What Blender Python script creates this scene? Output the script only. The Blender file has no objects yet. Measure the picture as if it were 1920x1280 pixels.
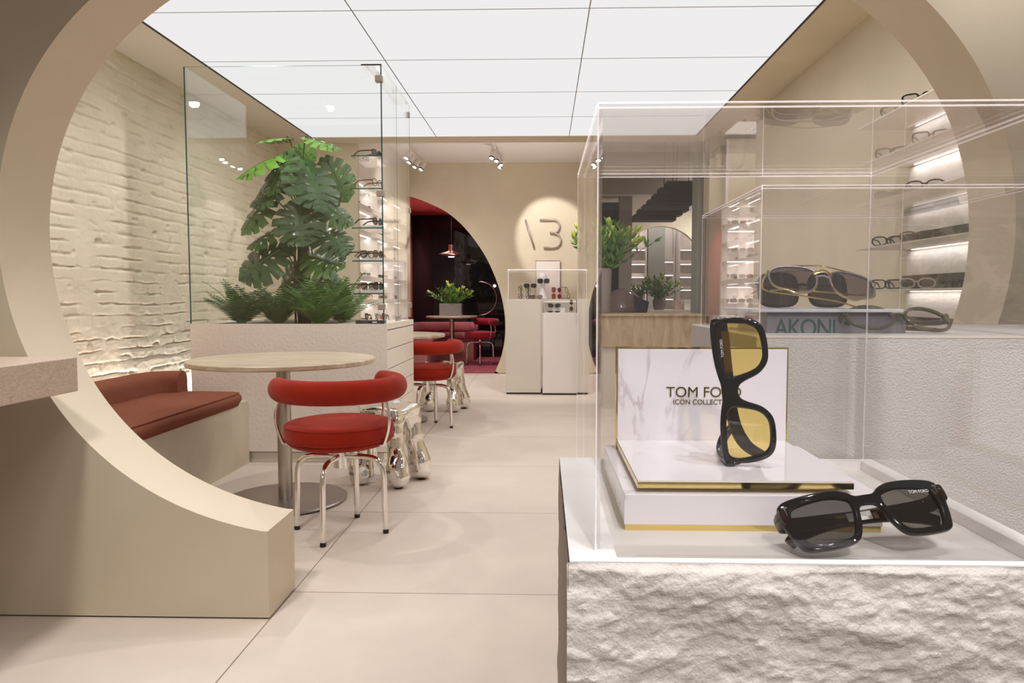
import bpy, bmesh, math, random
from math import sin, cos, pi, radians, atan, sqrt
from mathutils import Vector, Matrix, Euler, noise

random.seed(7)
S = bpy.context.scene
COL = S.collection

# ------------------------------------------------------------------ camera
FPX = 1370.0
cam_d = bpy.data.cameras.new('camera')
cam = bpy.data.objects.new('camera', cam_d)
COL.objects.link(cam)
cam.location = (0, 0, 1.08)
_yaw, _pit = atan(37 / FPX), atan(84 / FPX)
cam.rotation_euler = Euler((pi / 2 - _pit, 0, _yaw), 'XYZ')
cam_d.sensor_width = 36
cam_d.lens = FPX / 1920 * 36
cam_d.shift_x = -22 / 1920
cam_d.clip_start = 0.05
cam_d.clip_end = 60
S.camera = cam

# ------------------------------------------------------------------ view, world
S.view_settings.view_transform = 'Standard'
S.view_settings.look = 'None'
S.view_settings.gamma = 1
S.view_settings.use_curve_mapping = False
S.view_settings.exposure = 0.40
S.cycles.transparent_max_bounces = 40
S.cycles.max_bounces = 10
S.cycles.sample_clamp_indirect = 4.0
W = bpy.data.worlds.new('world')
S.world = W
W.use_nodes = True
W.node_tree.nodes['Background'].inputs[0].default_value = (0.80, 0.70, 0.62, 1)
W.node_tree.nodes['Background'].inputs[1].default_value = 0.22

def lamp(name, kind, loc, target, energy, color=(1, .97, .94), size=.05, size_y=None, spot=60, blend=.6):
    d = bpy.data.lights.new(name, kind)
    d.energy = energy
    d.color = color
    if kind == 'AREA':
        d.size = size
        if size_y:
            d.shape = 'RECTANGLE'
            d.size_y = size_y
    else:
        d.shadow_soft_size = size
    if kind == 'SPOT':
        d.spot_size = radians(spot)
        d.spot_blend = blend
    o = bpy.data.objects.new(name, d)
    COL.objects.link(o)
    o.location = loc
    o.rotation_euler = (Vector(target) - Vector(loc)).to_track_quat('-Z', 'Y').to_euler()
    return o

# spotlights over the front display zone
lamp('front_spot', 'SPOT', (0.30, 0.15, 2.95), (0.20, 0.70, 0.9), 34, size=.03, spot=42)
lamp('front_spot', 'SPOT', (0.55, 0.35, 2.95), (0.35, 1.0, 0.9), 30, size=.03, spot=45)
lamp('front_spot', 'SPOT', (-0.35, -0.10, 2.95), (0.15, 0.62, 0.9), 24, size=.03, spot=40)
lamp('front_spot', 'SPOT', (0.25, -0.85, 2.30), (0.22, 0.60, 0.75), 44, size=.04, spot=44)
# added spots that brighten the front wall and the floor before it
lamp('front_wall_fill', 'SPOT', (-1.25, 0.9, 3.1), (-1.35, 2.36, 0.25), 150, size=.15, spot=48, blend=1)
lamp('front_wall_fill', 'SPOT', (-0.9, -0.6, 1.6), (-1.7, 2.36, 0.30), 26, size=.15, spot=50, blend=1)  # low unseen fill for the wall below the stone counter
lamp('front_wall_fill', 'SPOT', (-0.5, 0.6, 3.1), (-0.7, 1.9, 0.0), 60, size=.15, spot=60, blend=1)
lamp('front_wall_fill', 'SPOT', (2.2, 0.7, 2.9), (2.0, 2.36, 1.6), 60, size=.15, spot=80, blend=1)  # unseen fill that lightens the wall's upper right
for _p in ((1.22, -.95, 2.72), (1.10, -.70, 2.95), (1.38, -1.25, 2.50), (.55, -.9, 2.8)):
    lamp('front_spot', 'SPOT', _p, (.28, .6, .9), 16, size=.035, spot=36)
# added fill spots under the luminous panels, which have no downlights
for _x in (-1.75, -.42, .9):
    for _y in (3.3, 4.6, 5.9):
        lamp('ceiling_fill_spot', 'SPOT', (_x, _y, 2.625), (_x, _y, 0), (30 if _x < -1 else 26 if _x > .5 else 15), (1, .965, .94), size=.03, spot=165, blend=1)
# spots of the rear zone
lamp('sign_spot', 'SPOT', (-0.25, 8.75, 2.80), (0.12, 10.2, 1.93), 85, (1, .96, .96), size=.03, spot=37, blend=.35)
lamp('plinth_spot', 'SPOT', (0.2, 6.6, 2.60), (0.1, 8.2, .8), 60, size=.04, spot=60)
lamp('rear_spot', 'SPOT', (-1.0, 8.0, 2.90), (-1.9, 9.3, 1.4), 30, size=.04, spot=80)
lamp('rear_ceiling_fill', 'SPOT', (-0.2, 8.4, 1.45), (-0.5, 9.0, 2.93), 26, size=.03, spot=150, blend=1)  # added fill aimed up to brighten the rear ceiling
lamp('rear_zone_fill', 'SPOT', (-1.0, 8.2, 2.90), (-1.0, 9.4, 0), 70, size=.03, spot=110, blend=1)  # added fill for the rear zone, no fitting there
lamp('lounge_spot', 'SPOT', (-1.2, 11.2, 2.45), (-1.3, 11.6, 0), 60, size=.05, spot=140)
lamp('lounge_spot', 'SPOT', (-1.75, 12.0, 2.45), (-1.8, 12.3, 0.4), 30, size=.05, spot=130)
lamp('lounge_ceiling_fill', 'SPOT', (-1.0, 10.9, 1.3), (-1.6, 11.6, 2.5), 34, (1, .8, .75), size=.03, spot=140, blend=1)  # added fill that brightens the red lounge ceiling
lamp('reflected_room_fill', 'SPOT', (2.6, 8.9, 2.85), (1.5, 9.9, .9), 75, size=.03, spot=110, blend=1)  # added light for the room built in place of the mirror
lamp('reflected_room_fill', 'SPOT', (2.7, 10.2, 2.3), (1.7, 10.9, 1.2), 70, size=.03, spot=120, blend=1)
lamp('reflected_room_upfill', 'SPOT', (2.4, 9.6, 1.2), (1.5, 10.0, 2.3), 9, size=.03, spot=140, blend=1)  # added upward fill for the room that stands for the mirror view
lamp('recess_light', 'AREA', (1.9, 6.8, 2.6), (1.9, 6.8, 0), 2.5, size=.4, size_y=.5)

# ------------------------------------------------------------------ helpers
def tag(o, label=None, cat=None, group=None, kind=None):
    if label: o['label'] = label
    if cat: o['category'] = cat
    if group: o['group'] = group
    if kind: o['kind'] = kind
    return o

def empty(name, loc, rz=0, label=None, cat=None, group=None):
    o = bpy.data.objects.new(name, None)
    COL.objects.link(o)
    o.empty_display_size = .05
    o.location = loc
    o.rotation_euler = (0, 0, rz)
    return tag(o, label, cat, group)

def obj(name, bm, mats, parent=None, smooth=False, loc=None, rot=None, auto=None):
    me = bpy.data.meshes.new(name)
    bmesh.ops.recalc_face_normals(bm, faces=bm.faces)
    bm.to_mesh(me)
    bm.free()
    if not isinstance(mats, (list, tuple)):
        mats = [mats]
    for m in mats:
        me.materials.append(m)
    if smooth:
        for p in me.polygons: p.use_smooth = True
    if auto is not None:
        me.set_sharp_from_angle(angle=radians(auto))
    o = bpy.data.objects.new(name, me)
    COL.objects.link(o)
    if parent: o.parent = parent
    if loc: o.location = loc
    if rot: o.rotation_euler = rot
    return o

def part(name, bm, mats, parent, **k):
    return obj(name, bm, mats, parent, **k)

def struct(name, bm, mats, **k):
    return tag(obj(name, bm, mats, **k), kind='structure')

def copy_tree(o, parent=None):
    c = o.copy()
    COL.objects.link(c)
    if parent is not None: c.parent = parent
    for ch in [x for x in COL.objects if x.parent == o]:
        copy_tree(ch, c)
    return c

def box(bm, x0, x1, y0, y1, z0, z1, bev=0, mi=0, seg=2):
    vs = [bm.verts.new(p) for p in ((x0, y0, z0), (x1, y0, z0), (x1, y1, z0), (x0, y1, z0), (x0, y0, z1), (x1, y0, z1), (x1, y1, z1), (x0, y1, z1))]
    fs = [bm.faces.new([vs[i] for i in f]) for f in ((3, 2, 1, 0), (4, 5, 6, 7), (0, 1, 5, 4), (1, 2, 6, 5), (2, 3, 7, 6), (3, 0, 4, 7))]
    for f in fs: f.material_index = mi
    if bev:
        es = list({e for f in fs for e in f.edges})
        r = bmesh.ops.bevel(bm, geom=es, offset=bev, segments=seg, profile=.5, affect='EDGES')
        for f in r['faces']: f.material_index = mi
    return vs

def B(*a, **k):
    bm = bmesh.new()
    box(bm, *a, **k)
    return bm

def lathe(bm, prof, n=32, c=(0, 0, 0), mi=0, smooth=True, cap=True):
    rings = []
    for r, z in prof:
        rings.append([bm.verts.new((c[0] + r * cos(2 * pi * i / n), c[1] + r * sin(2 * pi * i / n), c[2] + z)) for i in range(n)])
    for a, b in zip(rings, rings[1:]):
        for i in range(n):
            f = bm.faces.new((a[i], a[(i + 1) % n], b[(i + 1) % n], b[i]))
            f.smooth = smooth
            f.material_index = mi
    if cap:
        for rg in (rings[0], rings[-1]):
            f = bm.faces.new(rg)
            f.material_index = mi
    return bm

def frames(pts, up=Vector((0, 0, 1))):
    pts = [Vector(p) for p in pts]
    out = []
    u = None
    for i, p in enumerate(pts):
        t = (pts[min(i + 1, len(pts) - 1)] - pts[max(i - 1, 0)]).normalized()
        if u is None:
            u = up - t * up.dot(t)
            if u.length < 1e-3:
                u = Vector((1, 0, 0)) - t * t.x
        else:
            u = u - t * u.dot(t)
        u.normalize()
        out.append((p, t, u.copy(), t.cross(u)))
    return out

def sweep(bm, pts, sec, n=10, mi=0, up=Vector((0, 0, 1)), power=2.0, cap=True, closed=False):
    """sec: list of (half_u, half_v) per point or a single radius"""
    fr = frames(pts, up)
    if closed:
        m = len(pts)
        P = [Vector(p) for p in pts]
        fr = []
        for i in range(m):
            t = (P[(i + 1) % m] - P[i - 1]).normalized()
            u = (up - t * up.dot(t)).normalized()
            fr.append((P[i], t, u, t.cross(u)))
    rings = []
    for i, (p, t, u, v) in enumerate(fr):
        if isinstance(sec, (int, float)): a = b = sec
        else: a, b = sec[i]
        rg = []
        for k in range(n):
            th = 2 * pi * (k + .5) / n
            cu, cv = cos(th), sin(th)
            e = 2 / power
            cu = math.copysign(abs(cu) ** e, cu)
            cv = math.copysign(abs(cv) ** e, cv)
            rg.append(bm.verts.new(p + u * a * cu + v * b * cv))
        rings.append(rg)
    prs = list(zip(rings, rings[1:]))
    if closed: prs.append((rings[-1], rings[0]))
    for A, C in prs:
        for k in range(n):
            f = bm.faces.new((A[k], A[(k + 1) % n], C[(k + 1) % n], C[k]))
            f.smooth = True
            f.material_index = mi
    if cap and not closed:
        for rg in (rings[0], rings[-1]):
            f = bm.faces.new(rg)
            f.material_index = mi
    return bm

def catmull(pts, per=6, closed=False):
    P = [Vector(p) for p in pts]
    n = len(P)
    out = []
    rng = range(n) if closed else range(n - 1)
    for i in rng:
        if closed: a, b, c, d = P[i - 1], P[i], P[(i + 1) % n], P[(i + 2) % n]
        else: a, b, c, d = P[max(i - 1, 0)], P[i], P[i + 1], P[min(i + 2, n - 1)]
        for k in range(per):
            t = k / per
            out.append(.5 * ((2 * b) + (c - a) * t + (2 * a - 5 * b + 4 * c - d) * t * t + (-a + 3 * b - 3 * c + d) * t ** 3))
    if not closed: out.append(P[-1])
    return out

def prism(bm, poly, axis, a0, a1, mi=0):
    """poly: 2D points; axis 'y': poly is (x,z); 'x': (y,z); 'z': (x,y)"""
    def P(p, a):
        return {'y': (p[0], a, p[1]), 'x': (a, p[0], p[1]), 'z': (p[0], p[1], a)}[axis]
    A = [bm.verts.new(P(p, a0)) for p in poly]
    C = [bm.verts.new(P(p, a1)) for p in poly]
    n = len(poly)
    fs = [bm.faces.new(A), bm.faces.new(C[::-1])]
    for i in range(n):
        fs.append(bm.faces.new((A[i], A[(i + 1) % n], C[(i + 1) % n], C[i])))
    for f in fs: f.material_index = mi
    return fs

# ------------------------------------------------------------------ materials
M = {}
def mat(name, col, rough=.5, metal=0, bump=0, bscale=50, var=0, vscale=3, spec=.5, sheen=0, coat=0, alpha=None, col2=None, stretch=None, detail=4, trans=0, ior=1.45):
    m = bpy.data.materials.new(name)
    m.use_nodes = True
    nt = m.node_tree
    p = nt.nodes['Principled BSDF']
    p.inputs['Base Color'].default_value = (*col, 1)
    p.inputs['Roughness'].default_value = rough
    p.inputs['Metallic'].default_value = metal
    p.inputs['Specular IOR Level'].default_value = spec
    p.inputs['Sheen Weight'].default_value = sheen
    p.inputs['Coat Weight'].default_value = coat
    p.inputs['Transmission Weight'].default_value = trans
    p.inputs['IOR'].default_value = ior
    if bump or var or col2:
        tc = nt.nodes.new('ShaderNodeTexCoord')
        mp = nt.nodes.new('ShaderNodeMapping')
        nt.links.new(tc.outputs['Object'], mp.inputs[0])
        if stretch: mp.inputs['Scale'].default_value = stretch
    if bump:
        n = nt.nodes.new('ShaderNodeTexNoise')
        n.inputs['Scale'].default_value = bscale
        n.inputs['Detail'].default_value = detail
        b = nt.nodes.new('ShaderNodeBump')
        b.inputs['Strength'].default_value = min(1, bump * 1.0)
        b.inputs['Distance'].default_value = .004
        nt.links.new(mp.outputs[0], n.inputs[0])
        nt.links.new(n.outputs['Fac'], b.inputs['Height'])
        nt.links.new(b.outputs[0], p.inputs['Normal'])
    if var or col2:
        n = nt.nodes.new('ShaderNodeTexNoise')
        n.inputs['Scale'].default_value = vscale
        n.inputs['Detail'].default_value = 6
        n.inputs['Roughness'].default_value = .6
        r = nt.nodes.new('ShaderNodeValToRGB')
        r.color_ramp.elements[0].position = .35
        r.color_ramp.elements[1].position = .65
        c2 = col2 or tuple(c * (1 - var) for c in col)
        r.color_ramp.elements[0].color = (*c2, 1)
        r.color_ramp.elements[1].color = (*col, 1)
        nt.links.new(mp.outputs[0], n.inputs[0])
        nt.links.new(n.outputs['Fac'], r.inputs[0])
        nt.links.new(r.outputs[0], p.inputs['Base Color'])
    M[name] = m
    return m

def emit(name, col, s):
    m = bpy.data.materials.new(name)
    m.use_nodes = True
    nt = m.node_tree
    nt.nodes.clear()
    e = nt.nodes.new('ShaderNodeEmission')
    e.inputs[0].default_value = (*col, 1)
    e.inputs[1].default_value = s
    o = nt.nodes.new('ShaderNodeOutputMaterial')
    nt.links.new(e.outputs[0], o.inputs[0])
    M[name] = m
    return m

def thin_glass(name, tint, f0=.04, rough=.0, grad=None, fmax=1.0):
    """sheet glass: see-through tint plus a Schlick reflection"""
    m = bpy.data.materials.new(name)
    m.use_nodes = True
    nt = m.node_tree
    nt.nodes.clear()
    N = nt.nodes.new
    g = N('ShaderNodeNewGeometry')
    d = N('ShaderNodeVectorMath'); d.operation = 'DOT_PRODUCT'
    nt.links.new(g.outputs['Normal'], d.inputs[0])
    nt.links.new(g.outputs['Incoming'], d.inputs[1])
    def mth(op, a, b=None):
        x = N('ShaderNodeMath'); x.operation = op
        for i, v in enumerate((a, b)):
            if v is None: continue
            if isinstance(v, (int, float)): x.inputs[i].default_value = v
            else: nt.links.new(v, x.inputs[i])
        return x.outputs[0]
    c = mth('ABSOLUTE', d.outputs['Value'])
    k = mth('POWER', mth('SUBTRACT', 1.0, c), 5.0)
    f = mth('MINIMUM', mth('ADD', mth('MULTIPLY', k, 1 - f0), f0), fmax)
    t = N('ShaderNodeBsdfTransparent')
    t.inputs[0].default_value = (*tint, 1)
    gl = N('ShaderNodeBsdfGlossy')
    gl.inputs['Roughness'].default_value = rough
    gl.inputs[0].default_value = (1, 1, 1, 1)
    mx = N('ShaderNodeMixShader')
    nt.links.new(f, mx.inputs[0])
    nt.links.new(t.outputs[0], mx.inputs[1])
    nt.links.new(gl.outputs[0], mx.inputs[2])
    o = N('ShaderNodeOutputMaterial')
    nt.links.new(mx.outputs[0], o.inputs[0])
    if grad:
        tc = N('ShaderNodeTexCoord')
        sp = N('ShaderNodeSeparateXYZ')
        mr = N('ShaderNodeMapRange')
        mr.inputs['From Min'].default_value = grad[0]
        mr.inputs['From Max'].default_value = grad[1]
        mc = N('ShaderNodeMix'); mc.data_type = 'RGBA'
        mc.inputs[6].default_value = (*grad[2], 1)
        mc.inputs[7].default_value = (*tint, 1)
        nt.links.new(tc.outputs['Object'], sp.inputs[0])
        nt.links.new(sp.outputs[2], mr.inputs[0])
        nt.links.new(mr.outputs[0], mc.inputs[0])
        nt.links.new(mc.outputs[2], t.inputs[0])
    M[name] = m
    return m

mat('champagne', (.60, .51, .38), .42, .2, bump=.05, bscale=400, var=.06, vscale=2)
mat('champagne_soffit', (.70, .60, .46), .45, .15, var=.05, vscale=2)
mat('dark_gap', (.05, .045, .04), .8)
mat('joint_grey', (.38, .36, .36), .8)
mat('floor_tile', (.62, .52, .43), .55)
mat('cream_brick', (.80, .71, .55), .7, bump=.6, bscale=60, var=.12, vscale=2.2)
mat('plaster_beige', (.70, .61, .455), .7, bump=.10, bscale=30, var=.10, vscale=1.5)
mat('plaster_white', (.84, .78, .74), .7)
mat('ceiling_white', (.78, .72, .69), .8)
mat('soffit_beige', (.64, .56, .46), .7)
mat('planter_plaster', (.82, .74, .67), .7, bump=.9, bscale=45, detail=8)
mat('cabinet_paint', (.80, .73, .64), .45)
mat('bench_stone', (.70, .63, .50), .6, bump=.1, bscale=20, var=.14, vscale=3)
mat('plinth_greige', (.66, .60, .51), .55, var=.04, vscale=3)
mat('plinth_white', (.78, .71, .66), .55)
mat('stone_white', (.90, .87, .86), .6, bump=.15, bscale=60, var=.05, vscale=8)
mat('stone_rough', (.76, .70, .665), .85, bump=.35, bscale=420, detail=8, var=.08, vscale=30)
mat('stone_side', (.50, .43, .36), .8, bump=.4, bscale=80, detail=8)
mat('grey_render', (.66, .63, .60), .75, bump=.45, bscale=450, detail=3)
mat('tray_stone', (.74, .70, .66), .5, var=.10, vscale=14, stretch=(.3, 1, 1))
mat('red_velvet', (.33, .022, .009), .8, sheen=.12, spec=.05, bump=.1, bscale=300, var=.2, vscale=8)
mat('crimson_velvet', (.30, .012, .026), .75, sheen=.2, spec=.1)
mat('rust_fabric', (.32, .115, .072), .95, bump=.6, bscale=700, sheen=.0, spec=.1, var=.35, vscale=220)
mat('mauve_fabric', (.42, .12, .13), .85, sheen=.1)
mat('mauve_paint', (.46, .22, .19), .6)
mat('red_paint', (.42, .065, .06), .55)
mat('carpet_red', (.42, .09, .12), .95, bump=1, bscale=120, var=.45, vscale=9)
mat('black_panel', (.006, .005, .006), .03, spec=.5)
mat('chrome', (.86, .83, .80), .08, 1)
mat('chrome_blob', (.86, .83, .79), .05, 1)
mat('brushed_steel', (.50, .46, .41), .30, 1, bump=.05, bscale=60, stretch=(30, 30, .5))
mat('base_steel', (.40, .36, .34), .36, 1)
mat('black_rubber', (.012, .012, .012), .6)
mat('gold', (.80, .62, .24), .08, 1)
mat('gold_dark', (.45, .34, .12), .2, 1)
mat('copper', (.60, .40, .35), .25, 1)
mat('black_acetate', (.006, .006, .007), .05, spec=.5)
mat('brown_acetate', (.020, .008, .005), .07)
mat('tortoise', (.20, .10, .03), .15, var=.85, vscale=90, coat=.4)
mat('olive_acetate', (.10, .095, .04), .15, var=.6, vscale=60, coat=.4)
mat('red_acetate', (.75, .07, .03), .2)
mat('pink_acetate', (.75, .10, .16), .2)
mat('clear_acetate', (.50, .45, .41), .15, coat=.5)
mat('lens_rim_grey', (.30, .27, .29), .15, .5)
mat('silver_wire', (.60, .58, .56), .15, 1)
mat('moss_pole', (.10, .065, .04), .95, bump=1, bscale=60)
mat('leaf_dark', (.048, .112, .032), .34, var=.4, vscale=7, coat=.15)
mat('leaf_mid', (.080, .18, .028), .38, var=.35, vscale=7)
mat('leaf_bright', (.13, .29, .03), .42, var=.3, vscale=7)
mat('leaf_stem', (.05, .085, .02), .5)
mat('fern_green', (.10, .24, .05), .5, var=.4, vscale=12)
mat('fern_light', (.15, .33, .06), .5, var=.35, vscale=12)
mat('bud_green', (.44, .52, .07), .45, var=.3, vscale=30)
mat('soil', (.06, .05, .04), .95, bump=1, bscale=60)
mat('vase_grey', (.30, .27, .25), .35, .3)
mat('vase_brown', (.16, .11, .10), .15)
mat('head_white', (.86, .82, .82), .45)
mat('taupe_clip', (.42, .35, .29), .35, .3)
mat('sign_taupe', (.40, .33, .28), .45, .3)
mat('white_card', (.85, .82, .80), .5)
mat('black_card', (.02, .02, .022), .3)
mat('akoni_grey', (.27, .27, .30), .35, .2)
mat('akoni_teal', (.02, .09, .095), .4)
mat('lavender_top', (.66, .68, .76), .25)
mat('stair_dark', (.075, .062, .058), .6)
mat('navy_dark', (.025, .025, .04), .5)
mat('grey_column', (.36, .32, .28), .5)
mat('grey_green', (.36, .38, .34), .35)
mat('pink_box', (.75, .52, .50), .5)
mat('print_white', (.75, .75, .78), .5)
mat('taupe_roof', (.40, .34, .29), .7)
emit('led', (1.0, .95, .93), 2.2)
emit('lamp_face', (1.0, .97, .95), 9.0)
emit('sky_panel', (1.0, .975, .98), .655)
thin_glass('glass_clear', (.982, .996, .988), .035)
thin_glass('acrylic', (.984, .982, .983), .040)
mat('glass_edge', (.006, .085, .065), .12, coat=.5)
mat('glass_edge_soft', (.10, .20, .16), .2)
thin_glass('acrylic_edge', (.80, .76, .77), .25, .25)
thin_glass('lens_yellow', (.78, .62, .20), .06)
thin_glass('lens_grey', (.20, .20, .185), .06)
thin_glass('lens_smoke', (.075, .07, .075), .06)
thin_glass('lens_grad', (.26, .22, .24), .08, grad=(-.020, .014, (.45, .42, .44)))
thin_glass('lens_clear', (.88, .86, .86), .07)
thin_glass('lens_brown', (.25, .18, .12), .06)
thin_glass('mirror_dark', (.02, .018, .02), .10)

# floor tiles: joints measured one metre apart
def floor_material():
    m = M['floor_tile']
    nt = m.node_tree
    p = nt.nodes['Principled BSDF']
    N = nt.nodes.new
    tc = N('ShaderNodeTexCoord')
    mp = N('ShaderNodeMapping')
    mp.inputs['Location'].default_value = (.9165, -.594, 0)
    nt.links.new(tc.outputs['Object'], mp.inputs[0])
    br = N('ShaderNodeTexBrick')
    br.offset = 0; br.squash = 1
    br.inputs['Scale'].default_value = 1
    br.inputs['Mortar Size'].default_value = .0022
    br.inputs['Mortar Smooth'].default_value = .0
    br.inputs['Brick Width'].default_value = 3.0
    br.inputs['Row Height'].default_value = 1.0
    br.inputs['Color1'].default_value = (1, 1, 1, 1)
    br.inputs['Color2'].default_value = (.97, .97, .97, 1)
    br.inputs['Mortar'].default_value = (.36, .30, .26, 1)
    nt.links.new(mp.outputs[0], br.inputs[0])
    n = N('ShaderNodeTexNoise'); n.inputs['Scale'].default_value = 1.6; n.inputs['Detail'].default_value = 8
    n.inputs['Roughness'].default_value = .65
    nt.links.new(tc.outputs['Object'], n.inputs[0])
    r = N('ShaderNodeValToRGB')
    r.color_ramp.elements[0].position = .3; r.color_ramp.elements[1].position = .7
    r.color_ramp.elements[0].color = (.60, .51, .445, 1)
    r.color_ramp.elements[1].color = (.69, .60, .51, 1)
    nt.links.new(n.outputs['Fac'], r.inputs[0])
    mx = N('ShaderNodeMix'); mx.data_type = 'RGBA'; mx.blend_type = 'MULTIPLY'
    mx.inputs[0].default_value = 1
    nt.links.new(r.outputs[0], mx.inputs[6])
    nt.links.new(br.outputs['Color'], mx.inputs[7])
    nt.links.new(mx.outputs[2], p.inputs['Base Color'])
floor_material()

def marble_material():
    m = mat('white_marble', (.86, .82, .85), .12, coat=.3)
    nt = m.node_tree
    p = nt.nodes['Principled BSDF']
    N = nt.nodes.new
    tc = N('ShaderNodeTexCoord')
    def vein(scale, seed, lo, hi):
        mp = N('ShaderNodeMapping')
        mp.inputs['Location'].default_value = (seed, seed * .7, seed * .3)
        mp.inputs['Rotation'].default_value = (0, .5, 0)
        mp.inputs['Scale'].default_value = (1, .6, .45)
        nt.links.new(tc.outputs['Object'], mp.inputs[0])
        n = N('ShaderNodeTexNoise'); n.inputs['Scale'].default_value = scale; n.inputs['Detail'].default_value = 5
        n.inputs['Roughness'].default_value = .55; n.inputs['Distortion'].default_value = .6
        nt.links.new(mp.outputs[0], n.inputs[0])
        s = N('ShaderNodeMath'); s.operation = 'SUBTRACT'; s.inputs[1].default_value = .5
        a = N('ShaderNodeMath'); a.operation = 'ABSOLUTE'
        nt.links.new(n.outputs['Fac'], s.inputs[0]); nt.links.new(s.outputs[0], a.inputs[0])
        mr = N('ShaderNodeMapRange'); mr.inputs['From Min'].default_value = lo; mr.inputs['From Max'].default_value = hi
        mr.inputs['To Min'].default_value = 1; mr.inputs['To Max'].default_value = 0
        nt.links.new(a.outputs[0], mr.inputs[0])
        return mr.outputs[0]
    v1 = vein(11, 3.1, .0, .022)
    n2 = N('ShaderNodeTexNoise'); n2.inputs['Scale'].default_value = 9
    nt.links.new(tc.outputs['Object'], n2.inputs[0])
    mr2 = N('ShaderNodeMapRange'); mr2.inputs['From Min'].default_value = .54; mr2.inputs['From Max'].default_value = .72
    nt.links.new(n2.outputs['Fac'], mr2.inputs[0])
    mu = N('ShaderNodeMath'); mu.operation = 'MULTIPLY'
    nt.links.new(v1, mu.inputs[0]); nt.links.new(mr2.outputs[0], mu.inputs[1])
    mx = N('ShaderNodeMix'); mx.data_type = 'RGBA'
    mx.inputs[6].default_value = (.84, .80, .84, 1)
    mx.inputs[7].default_value = (.50, .39, .44, 1)
    nt.links.new(mu.outputs[0], mx.inputs[0])
    nt.links.new(mx.outputs[2], p.inputs['Base Color'])
marble_material()

def travertine(name, c1, c2, scale=(2.0, 2.0, 14), s=2.2, rough=.35, dist=1.2):
    m = mat(name, c1, rough)
    nt = m.node_tree
    p = nt.nodes['Principled BSDF']
    N = nt.nodes.new
    tc = N('ShaderNodeTexCoord')
    mp = N('ShaderNodeMapping'); mp.inputs['Scale'].default_value = scale
    nt.links.new(tc.outputs['Object'], mp.inputs[0])
    n = N('ShaderNodeTexNoise'); n.inputs['Scale'].default_value = s; n.inputs['Detail'].default_value = 8
    n.inputs['Distortion'].default_value = dist; n.inputs['Roughness'].default_value = .6
    nt.links.new(mp.outputs[0], n.inputs[0])
    r = N('ShaderNodeValToRGB')
    r.color_ramp.elements[0].position = .32; r.color_ramp.elements[1].position = .66
    r.color_ramp.elements[0].color = (*c2, 1); r.color_ramp.elements[1].color = (*c1, 1)
    nt.links.new(n.outputs['Fac'], r.inputs[0])
    nt.links.new(r.outputs[0], p.inputs['Base Color'])
    b = N('ShaderNodeBump'); b.inputs['Strength'].default_value = .1; b.inputs['Distance'].default_value = .002
    nt.links.new(n.outputs['Fac'], b.inputs['Height']); nt.links.new(b.outputs[0], p.inputs['Normal'])
travertine('travertine_table', (.68, .58, .44), (.42, .32, .21), (1.2, 9, 9))
travertine('travertine_counter', (.58, .47, .32), (.38, .27, .16), (5, 5, 1.2), 2.0)
travertine('stone_counter', (.62, .51, .42), (.44, .33, .26), (7, 7, 16), 4.2, .45, 3.2)

# ================================================================== SETTING
struct('floor', B(-5, 5, -3, 10.45, -.05, 0), M['floor_tile'])

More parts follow.
